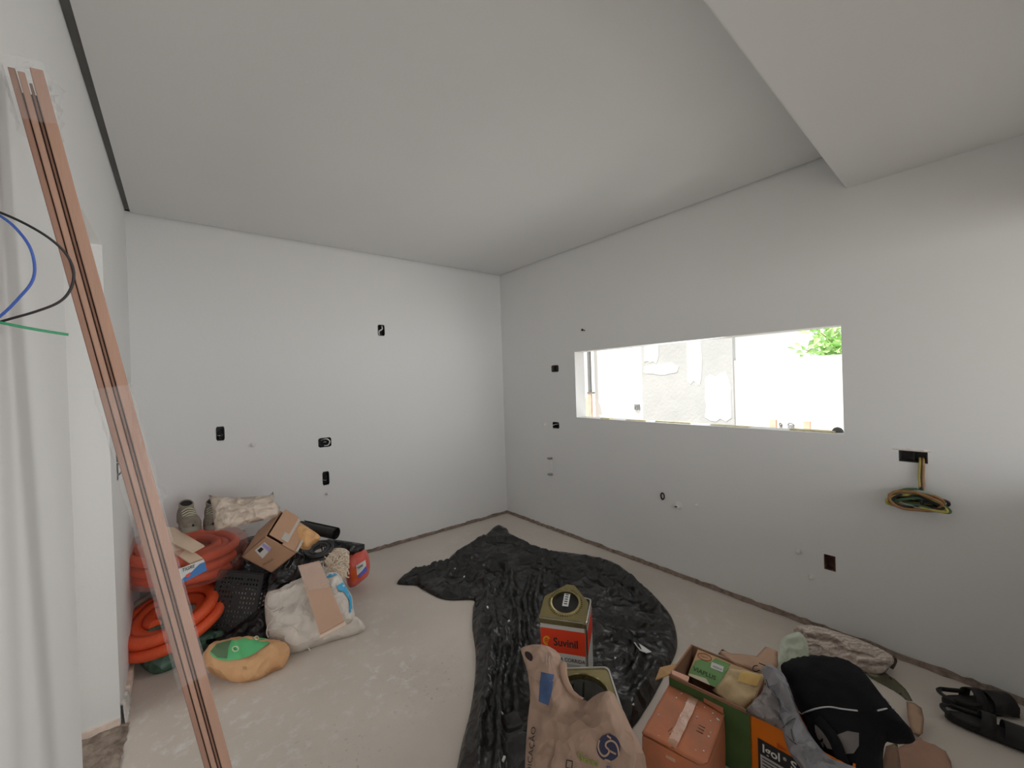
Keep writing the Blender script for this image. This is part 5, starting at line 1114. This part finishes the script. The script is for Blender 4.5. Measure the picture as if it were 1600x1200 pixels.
def green_carton():
    z = .25; A, B_, C_ = PZ(1090, 1012, z), PZ(1046, 1055, z), PZ(1172, 1114, z); e1 = C_-B_; e2 = A-B_; e2 = unit(e2-np.dot(e2, unit(e1))*unit(e1))*np.linalg.norm(A-B_)
    M_in = mat('brown carton inside', alb(112, 84, 66, .50), .85, .1); M_gr = mat('dark green carton print', alb(54, 74, 40, .50), .6, .12, 8)
    t, c, e1, e2, u1, u2 = carton('open_green_carton', B_, e1, e2, z, .005, M_in, 'open dark green carton on the floor behind the orange one, with packaging inside')
    mb = MB(); mb.box(c-u2*.003, e1, u2*.0028, UP*(z-.012)); mb.build('green_front', M_gr, t, False)
    mb = MB(); mb.box(c-u1*.003, e2, u1*.0028, UP*z); mb.build('brown_side', mat('brown carton', alb(140, 106, 80, .50), .85, .1), t, False)
    V = [c+UP*(z-.002)-u1*.004, c+UP*(z-.002)+e2*.35-u1*.004, c+e2*.30-u1*.075+UP*(z-.045), c+e2*.02-u1*.065+UP*(z-.055)]
    mesh('corner_flap', V+[v-UP*.005 for v in V], [(0, 1, 2, 3), (7, 6, 5, 4), (0, 4, 5, 1), (1, 5, 6, 2), (2, 6, 7, 3), (3, 7, 4, 0)], mat('tan flap', alb(150, 120, 84, .50), .85), t, False)
    V = [c+e1*.02+u2*.010+UP*(z+.001), c+e1*.24+u2*.010+UP*(z-.002), c+e1*.23+u2*.035+UP*(z+.004), c+e1*.0+u2*.03+UP*(z+.004)]
    mesh('torn_strip', V+[v-UP*.004 for v in V], [(0, 1, 2, 3), (7, 6, 5, 4), (0, 4, 5, 1), (1, 5, 6, 2), (2, 6, 7, 3), (3, 7, 4, 0)], mat('pinkish torn board', alb(176, 136, 118, .50), .85), t, False)
    # inner green printed carton panel leaning from the back rim down into the box
    pt = lambda s, q, off=0: c+e1*s+e2*q+UP*(z-.005-.16*(1-q)*1.0+off)
    plv = [pt(.06, .97), pt(.06, .30), pt(.99, .97)]; n_ = unit(np.cross(plv[1]-plv[0], plv[2]-plv[0])); n_ = n_ if n_[2] > 0 else -n_; pl = (plv[0], n_)
    t2 = thing('printed_packaging', pt(.5, .3), 'flattened green and cream printed packaging lying inside the open green carton', 'packaging')
    Q = [PP(u, v, pl) for u, v in ((1091, 1013), (1143, 1037), (1198, 1056), (1166, 1110), (1120, 1075), (1075, 1054))]; k = len(Q)
    mesh('card_panel', Q+[p-n_*.005 for p in Q], [tuple(range(k)), tuple(range(2*k-1, k-1, -1))]+[(i, k+i, k+(i+1) % k, (i+1) % k) for i in range(k)], mat('tan printed board', alb(168, 140, 110, .50), .8, .06), t2, False)
    g = lambda off: onplane(pl, off)
    M_lg = mat('green print', alb(96, 130, 84, .50), .7, .06)
    decal('green_print', [(1086, 1033), (1096, 1030), (1110, 1035), (1118, 1028), (1142, 1038), (1120, 1074), (1100, 1066), (1075, 1054)], g(.002), M_lg, t2, 60); decal('cream_print', [(1077, 1052), (1103, 1060), (1110, 1071), (1075, 1055)], g(.003), mat('cream stripe', alb(176, 172, 150, .50), .7), t2, 60)
    MB().tube([g(.003)(1101+10.5*math.cos(a), 1026.5+5.2*math.sin(a)+.28*10.5*math.cos(a)) for a in np.linspace(0, 6.283, 25)], .0016, 5).build('logo_oval', mat('red brown print', alb(130, 66, 52, .50), .7), t2)
    text('logo_text', 'viapol', (1093.5, 1025.5), (5.2, 1.7), (.4, -5), g(.0035), mat('red brown print', alb(130, 66, 52, .50), .7), t2)
    text('carton_text', 'VIAPLUS', (1082.5, 1047), (9.6, 4.3), (2.2, -8.6), g(.0035), mat('deep green print', alb(44, 66, 40, .50), .7), t2, 1, .02)
    decal('white_sticker', [(1112, 1034), (1131, 1041.5), (1129, 1050.5), (1110, 1043)], g(.004), M_white, t2, 60); text('sticker_text', 'RESINA', (1114, 1042), (4.3, 1.7), (.6, -3.5), g(.005), M_ink, t2)
    pl2 = (pl[0]+n_*.012, unit(n_+CD*.05))
    Q = [(1139, 1044), (1160, 1046), (1196, 1054), (1196, 1068), (1184, 1088), (1165, 1113), (1140, 1100), (1112, 1078), (1118, 1074), (1126, 1064)]
    s = Soft(Q, pl2, .012, .004, .014, .03, [(.008, 10), (.003, 30)], False, False, seed=40); o = s.build('paper_sheet', mat('pale printed paper', alb(160, 142, 110, .50), .8, .12, 10, .2, 30), t2)
    decal('yellow_print', [(1158, 1047), (1192, 1055), (1184, 1074), (1152, 1065)], lambda u, v: s.surf(u, v, .003), mat('ochre print', alb(176, 148, 92, .50), .8), o, 5) if False else decal('yellow_print', [(1158, 1048), (1190, 1056), (1183, 1073), (1152, 1065)], lambda u, v: s.surf(u, v, .003), mat('ochre print', alb(176, 148, 92, .50), .8), t2, 5)
    # brown sheets of card behind
    plb = (PZ(1160, 1040, .25), unit(UP+CD*-.2-CF*.15))
    o = sheet_obj('cardboard_scrap', [(1122, 1022), (1128, 1014), (1142, 1021), (1160, 1022), (1182, 1025), (1196, 1010), (1215, 1018), (1216, 1040), (1210, 1054), (1188, 1050), (1165, 1044), (1150, 1038), (1138, 1030)], plb, alb(140, 114, 96, .50), 'crooked brown cardboard sheet sticking out behind the open green carton', 41)
    text('card_text', 'CX', (1178, 1048), (8.5, 1.2), (-.5, -8.5), onplane(plb, .012), M_ink, o, 1, .03) if False else None
    MB().tube([PP(u, v, (plb[0]+plb[1]*.014, plb[1])) for u, v in ((1184, 1040), (1178, 1041), (1176, 1046), (1181, 1049), (1187, 1047))], .002, 5, 4).build('marker_line', M_ink, o)
    MB().tube([PP(u, v, (plb[0]+plb[1]*.014, plb[1])) for u, v in ((1186, 1036), (1196, 1040), (1204, 1043))], .002, 5, 4).build('marker_line', M_ink, o)
def sheet_obj(name, px, pl, col, label, seed, amp=.006, th=.006, cat='cardboard', m=None):
    s = Soft(px, pl, th, th, .016, .012, [(amp, 7), (amp*.4, 20)], False, True, seed=seed)
    o = s.build(name, m or mat(name+' board', col, .85, .08, 8, .15, 30)); return tag(o, label, cat)
green_carton()
def igol():
    z = .245; A, B_ = PZ(1171, 1116, z), PZ(1240, 1153, z); e1 = unit(B_-A)*.30; e1[2] = 0; e2 = np.array([e1[1], -e1[0], 0]); e2 = e2 if np.dot(e2, A) > 0 else -e2; e2 = unit(e2)*.16
    M_o = mat('bright orange carton', alb(196, 102, 14, .46), .55, .06)
    t, c, e1, e2, u1, u2 = carton('orange_carton', A, e1, e2, z, .006, M_o, 'bright orange carton with black label, under the grey clothes')
    nf = -u2; f = lambda off: (lambda u, v: c+u1*u+UP*(z-v)+nf*off)
    decal('black_label', [(.026, .072), (.29, .072), (.29, .235), (.026, .235)], f(.002), mat('black label print', (.025, .025, .025), .6), t, 60)
    text('label_text', 'Igol', (.040, .112), (.040, 0), (0, -.042), f(.004), M_white, t, 1, .02); text('label_text', '\u00ae', (.106, .098), (.014, 0), (0, -.016), f(.004), M_white, t, 1, .01); text('label_text', 'S', (.128, .112), (.042, 0), (0, -.042), f(.004), M_white, t, 1, .02)
    decal('white_panel', [(.034, .125), (.20, .125), (.20, .20), (.034, .20)], f(.004), mat('label grey', (.5, .5, .5), .6), t, 60)
    for k in range(5): decal('label_line', [(.04, .133+.012*k), (.19, .133+.012*k), (.19, .137+.012*k), (.04, .137+.012*k)], f(.005), M_ink, t, 60)
    decal('red_emblem', [(.088, .048), (.120, .060), (.088, .068)], f(.003), mat('dark orange print', alb(150, 60, 12, .46), .6), t, 60)
igol()
def right_heap():
    def soft(name, px, pl, fr, bk, m, lab, cat, **k):
        fo = k.pop('folds', []); s = Soft(px, pl, fr, bk, **k).folds(fo); o = s.build(name, m); tag(o, lab, cat); return s, o
    M_cl = film_mat('clear bag plastic', (.36, .33, .33), .85, .2, 1.2)
    soft('clear_plastic_bag', [(1166, 1113), (1175, 1098), (1190, 1082), (1196, 1070), (1212, 1085), (1222, 1110), (1230, 1140), (1216, 1138), (1196, 1128)], plane_at(1196, 1108, 1.47, 45), .03, .03, M_cl, 'crumpled clear plastic bag between the packaging and grey clothes', 'bag', res=.010, edge=.05, wr=[(.012, 12), (.006, 28)], seed=50)
    M_mint = mat('pale mint fabric', alb(156, 164, 150, .46), .85, .06, 10, .2, 40, crumple=.5, cscale=8)
    soft('mint_cloth', [(1204, 1042), (1210, 1030), (1217, 1024), (1220, 1000), (1236, 990), (1250, 988), (1262, 1005), (1262, 1030), (1245, 1040), (1225, 1046)], plane_at(1232, 1018, 2.02, 45), .04, .05, M_mint, 'pale mint cloth bunched left of the patterned fabric roll', 'cloth', res=.014, edge=.06, wr=[(.014, 9, 60, 1.8), (.005, 24)], seed=52, folds=[([(1206, 1040), (1222, 1022), (1246, 1016)], .03, .014), ([(1212, 1030), (1226, 1016), (1250, 1008)], -.024, .010), ([(1222, 1000), (1236, 1004), (1250, 1000)], .016, .010)])
    # patterned fabric roll with zigzag folds
    s = Soft([(1239, 988), (1244, 979), (1256, 976), (1285, 980), (1310, 988), (1340, 998), (1372, 1012), (1393, 1024), (1397, 1034), (1391, 1042), (1380, 1053), (1362, 1053), (1330, 1046), (1300, 1042), (1265, 1030), (1240, 1020), (1240, 1008), (1245, 1000)], plane_at(1318, 1016, 2.12, 40), .06, .06, .011, .05, [(.010, 26, 25, 3.0), (.008, 16, 40, 2.2), (.003, 50)], True, True, seed=54)
    m = mat('white and grey patterned cloth', alb(176, 162, 152, .50), .85, .10, 26, .3, 70, crumple=1.4, cscale=9, stretch=(1, .6, 1.5))
    nt = m.node_tree; N = nt.nodes; L = nt.links; b_ = N['Principled BSDF']; wv = N.new('ShaderNodeTexWave'); wv.wave_type = 'BANDS'; wv.bands_direction = 'DIAGONAL'; wv.inputs['Scale'].default_value = 17; wv.inputs['Distortion'].default_value = 9; wv.inputs['Detail'].default_value = 2; wv.inputs['Detail Scale'].default_value = 1.4
    tc = N.new('ShaderNodeTexCoord'); L.new(tc.outputs['Object'], wv.inputs[0]); rp = N.new('ShaderNodeValToRGB'); L.new(wv.outputs['Fac'], rp.inputs[0])
    rp.color_ramp.elements[0].color = (*alb(132, 120, 112, .36), 1); rp.color_ramp.elements[1].color = (*alb(186, 176, 168, .33), 1); rp.color_ramp.elements[0].position = .1; rp.color_ramp.elements[1].position = .5; L.new(rp.outputs[0], b_.inputs['Base Color'])
    o = s.build('fabric_roll', m); tag(o, 'crinkled white and grey patterned fabric roll lying against the right wall', 'fabric')
    MB().tube([s.surf(1396, 1026, -.02), s.surf(1399, 1030, -.03), s.surf(1393, 1042, -.02)], .009, 8, 4).build('roll_end', mat('brown roll end', (.10, .07, .055), .9), o)
    # clear greenish bag on the right
    s, o = soft('greenish_plastic_bag', [(1350, 1050), (1382, 1054), (1398, 1072), (1410, 1090), (1418, 1108), (1424, 1130), (1426, 1144), (1412, 1134), (1395, 1110), (1372, 1090), (1352, 1070)], plane_at(1392, 1095, 1.95, 50), .04, .05, film_mat('greenish bag plastic', alb(128, 126, 106, .42), .72, .3, .7), 'thin greenish translucent bag behind the black backpack', 'bag', res=.013, edge=.06, wr=[(.012, 10, 50, 2), (.005, 26)], seed=56)
    # cardboards on the floor
    sheet_obj('cardboard_scrap', [(1416, 1096), (1428, 1098), (1440, 1106), (1444, 1124), (1442, 1146), (1434, 1152), (1424, 1144), (1418, 1120)], plane_floor(1432, 1150, 78, .02), alb(140, 116, 96, .50), 'small beige cardboard scrap standing upright right of the backpack', 58, .004)
    sheet_obj('cardboard_scrap', [(1396, 1172), (1418, 1160), (1434, 1156), (1460, 1164), (1478, 1174), (1486, 1190), (1490, 1215), (1420, 1225), (1392, 1210)], plane_floor(1440, 1200, 88, .03), alb(126, 98, 84, .46), 'crushed pinkish brown cardboard on the floor right of the backpack, nearest the viewer', 60, .012, .010)
    sheet_obj('cardboard_scrap', [(1384, 1166), (1402, 1160), (1408, 1200), (1412, 1230), (1384, 1235), (1378, 1195)], plane_floor(1392, 1228, 60, .05), alb(112, 90, 76, .50), 'dark brown cardboard piece tucked under the right end of the backpack', 62, .006)
    # grey clothes
    M_gy = mat('grey sweat fabric', alb(112, 112, 115, .44), .95, .05, 12, .25, 120, crumple=1.3, cscale=6)
    s, o = soft('grey_clothes', [(1190, 1044), (1200, 1040), (1214, 1044), (1226, 1056), (1236, 1080), (1246, 1110), (1256, 1130), (1275, 1160), (1300, 1185), (1345, 1205), (1360, 1250), (1290, 1260), (1262, 1215), (1240, 1186), (1230, 1168), (1222, 1140), (1212, 1110), (1204, 1085), (1194, 1060)], plane_at(1245, 1125, 1.42, 48), .035, .05, M_gy, 'rumpled grey sweatshirt draped over the orange carton', 'clothes', res=.012, edge=.05, wr=[(.026, 7, 110, 1.8), (.012, 17, 70, 2.0)], seed=64, folds=[([(1196, 1048), (1208, 1076), (1220, 1104)], -.022, .010), ([(1206, 1046), (1220, 1070), (1232, 1098)], .020, .010), ([(1214, 1050), (1228, 1070), (1238, 1088)], -.016, .008), ([(1212, 1100), (1228, 1112), (1246, 1110)], -.020, .012), ([(1218, 1118), (1232, 1126), (1250, 1122)], .018, .012), ([(1226, 1142), (1238, 1132), (1250, 1130)], -.016, .008), ([(1230, 1164), (1252, 1168), (1262, 1152)], -.020, .010), ([(1242, 1178), (1262, 1176), (1280, 1186)], .020, .014), ([(1262, 1200), (1290, 1196), (1320, 1206)], -.016, .012)])
    M_seam = mat('dark seam', (.10, .10, .105), .9); g = lambda u, v: s.surf(u, v, .004)
    for pts in ([(1197, 1062), (1204, 1084), (1212, 1098), (1218, 1104)], [(1224, 1138), (1230, 1131), (1240, 1124), (1248, 1121)], [(1230, 1150), (1236, 1157), (1244, 1163)], [(1236, 1140), (1238, 1150), (1241, 1158)], [(1228, 1060), (1236, 1086), (1248, 1112)]):
        MB().tube([g(u, v) for u, v in pts], .0016, 6, 4).build('seam', M_seam, o)
    # black backpack
    M_bp = mat('black backpack fabric', (.008, .008, .010), .8, .2, 10, .3, 160, spec=.2, crumple=.35, cscale=5); M_pi = mat('grey piping', alb(140, 140, 142, .46), .6)
    s, o = soft('backpack', [(1219, 1044), (1228, 1034), (1250, 1027), (1280, 1025), (1310, 1028), (1335, 1038), (1352, 1052), (1368, 1072), (1384, 1094), (1398, 1110), (1412, 1126), (1426, 1142), (1431, 1154), (1422, 1162), (1400, 1162), (1385, 1160), (1380, 1180), (1378, 1230), (1352, 1250), (1320, 1235), (1300, 1200), (1275, 1160), (1256, 1128), (1243, 1102), (1230, 1076)], plane_at(1315, 1110, 1.46, 50), .075, .10, M_bp, 'black backpack with grey piping lying on the heap', 'backpack', res=.013, edge=.10, wr=[(.010, 6, 20, 2), (.004, 18)], seed=66)
    g = lambda u, v: s.surf(u, v, .003)
    for pts in ([(1222, 1038), (1220, 1048), (1228, 1070), (1238, 1094), (1247, 1110), (1253, 1116)], [(1253, 1116), (1262, 1112), (1278, 1107), (1296, 1105), (1315, 1108), (1340, 1111)], [(1371, 1111), (1384, 1108), (1398, 1107)], [(1338, 1042), (1354, 1056), (1368, 1074), (1382, 1092), (1390, 1099)]):
        MB().tube([g(u, v) for u, v in pts], .0025, 7, 5).build('piping', M_pi, o)
    for pts in ([(1262, 1120), (1270, 1140), (1276, 1160), (1282, 1178), (1296, 1190), (1320, 1196)], [(1276, 1126), (1290, 1140), (1304, 1160), (1312, 1180), (1318, 1198)]):   # shoulder straps
        P = [s.surf(u, v, .020) for u, v in pts]; P = catmull(P, 5); V = []; F = []
        for i, p in enumerate(P):
            d = unit(P[min(i+1, len(P)-1)]-P[max(i-1, 0)]); sd = np.cross(d, s.n)
            for (w, h) in ((-.017, 0), (-.015, .006), (.015, .006), (.017, 0), (.015, -.005), (-.015, -.005)): V.append(p+unit(sd)*w+s.n*h)
        for i in range(len(P)-1):
            for j in range(6): F.append((i*6+j, i*6+(j+1) % 6, (i+1)*6+(j+1) % 6, (i+1)*6+j))
        F += [tuple(range(6)), tuple(range(len(V)-6, len(V)))]; mesh('shoulder_strap', V, F, M_bp, o)
    M_g2 = mat('grey lining fabric', alb(112, 108, 106, .46), .9, .08)
    decal('grey_mesh_panel', [(1273, 1133), (1286, 1140), (1294, 1152), (1301, 1172), (1290, 1170), (1275, 1163)], lambda u, v: s.surf(u, v, .006), M_g2, o, 5)
    decal('grey_mesh_panel', [(1308, 1149), (1324, 1143), (1342, 1146), (1342, 1166), (1334, 1178), (1318, 1179), (1314, 1166)], lambda u, v: s.surf(u, v, .006), mat('dark grey mesh fabric', alb(84, 80, 78, .46), .9, .1), o, 5)
right_heap()
def sandals():
    M_s = mat('black sandal rubber', (.020, .018, .017), .6, .2, 14, .2, 60); M_b = mat('worn dark footbed', (.040, .036, .034), .75, .2, 10)
    def sandal(heel, toe, lab, side, strap_h):
        d = unit([toe[0]-heel[0], toe[1]-heel[1], 0]); sd = np.array([-d[1], d[0], 0])*side; L = .285
        t = thing('sandal', heel, lab, 'sandal', None); pr = []
        for i in range(36):
            a = 2*math.pi*i/36; x = .5-.5*math.cos(a); w = (abs(math.sin(a))**.75)*(1 if math.sin(a) > 0 else -1)*(.034+.016*x+.004*math.sin(x*6.28)); pr.append((x*L, w-.006*math.sin(x*5)))
        def loop(g, z): return [np.array([heel[0], heel[1], 0])+d*(L/2+(x-L/2)*g)+sd*(w*g)+UP*(z+.006*(1-x/L)) for x, w in pr]
        Ls = [loop(.98, .003), loop(1.0, .006), loop(1.0, .024), loop(.97, .028), loop(.90, .0255)]; V = [p for q in Ls for p in q]; F = [(i*36+j, i*36+(j+1) % 36, (i+1)*36+(j+1) % 36, (i+1)*36+j) for i in range(4) for j in range(36)]
        F += [tuple(range(35, -1, -1))]; mesh('sole', V, F, M_s, t, True, 50); mesh('footbed', Ls[4], [tuple(range(36))], M_b, t)
        Pt = lambda x, w, z: np.array([heel[0], heel[1], 0])+d*x+sd*w+UP*z
        def strap(name, pts, wd, th=.004):
            P = catmull(pts, 6); V = []; F = []
            for i, p in enumerate(P):
                dr = unit(P[min(i+1, len(P)-1)]-P[max(i-1, 0)]); ax = unit(d*1.0-dr*np.dot(d, dr)) if abs(np.dot(d, dr)) < .9 else UP
                nn = unit(np.cross(dr, ax))
                for (w, h) in ((-wd/2, -th/2), (-wd/2, th/2), (wd/2, th/2), (wd/2, -th/2)): V.append(p+ax*w+nn*h)
            for i in range(len(P)-1):
                for j in range(4): F.append((i*4+j, i*4+(j+1) % 4, (i+1)*4+(j+1) % 4, (i+1)*4+j))
            F += [(0, 1, 2, 3), tuple(range(len(V)-4, len(V)))]; mesh(name, V, F, M_s, t)
        strap('front_strap', [Pt(.20, -.050, .015), Pt(.205, -.040, .055), Pt(.21, 0, .072), Pt(.205, .040, .055), Pt(.20, .050, .015)], .085)
        strap('instep_strap', [Pt(.115, -.046, .015), Pt(.12, -.038, .060), Pt(.125, 0, .085), Pt(.12, .038, .060), Pt(.115, .044, .015)], .040)
        strap('heel_strap', [Pt(.115, -.042, .045), Pt(.06, -.044, strap_h), Pt(.010, -.030, strap_h+.008), Pt(-.006, 0, strap_h+.01), Pt(.010, .030, strap_h+.008), Pt(.06, .042, strap_h), Pt(.115, .040, .045)], .018)
    h = PZ(1473, 1096, .02); sandal(h, PZ(1600, 1106, .02), 'black strapped sandal on the floor, close against the right wall', 1, .045)
    h = PZ(1476, 1116, .02); sandal(h, PZ(1600, 1160, .02), 'black strapped sandal on the floor, nearer one of the pair by the wall', -1, .04)
sandals()

GROUPS = {'work_shoe': 'work shoes on the pile', 'sandal': 'pair of sandals', 'wall_plug': 'pipe caps on the walls', 'pipe_stub': 'pipe caps on the walls', 'cardboard_scrap': 'loose cardboard pieces on the right', 'black_rubbish_bag': 'black rubbish bags in the pile',
          'conduit_coil': 'orange conduit coils in the pile', 'conduit_pack': 'orange conduit coils in the pile', 'loose_wire': 'loose wires at the left edge', 'rubble_bucket': 'dark buckets outside', 'board_strip': 'pale board strips on the pile', 'paint_can': 'square paint cans'}
for o in COL.objects:
    if o.parent is None and 'label' in o and 'group' not in o and o.name.split('.')[0] in GROUPS: o['group'] = GROUPS[o.name.split('.')[0]]
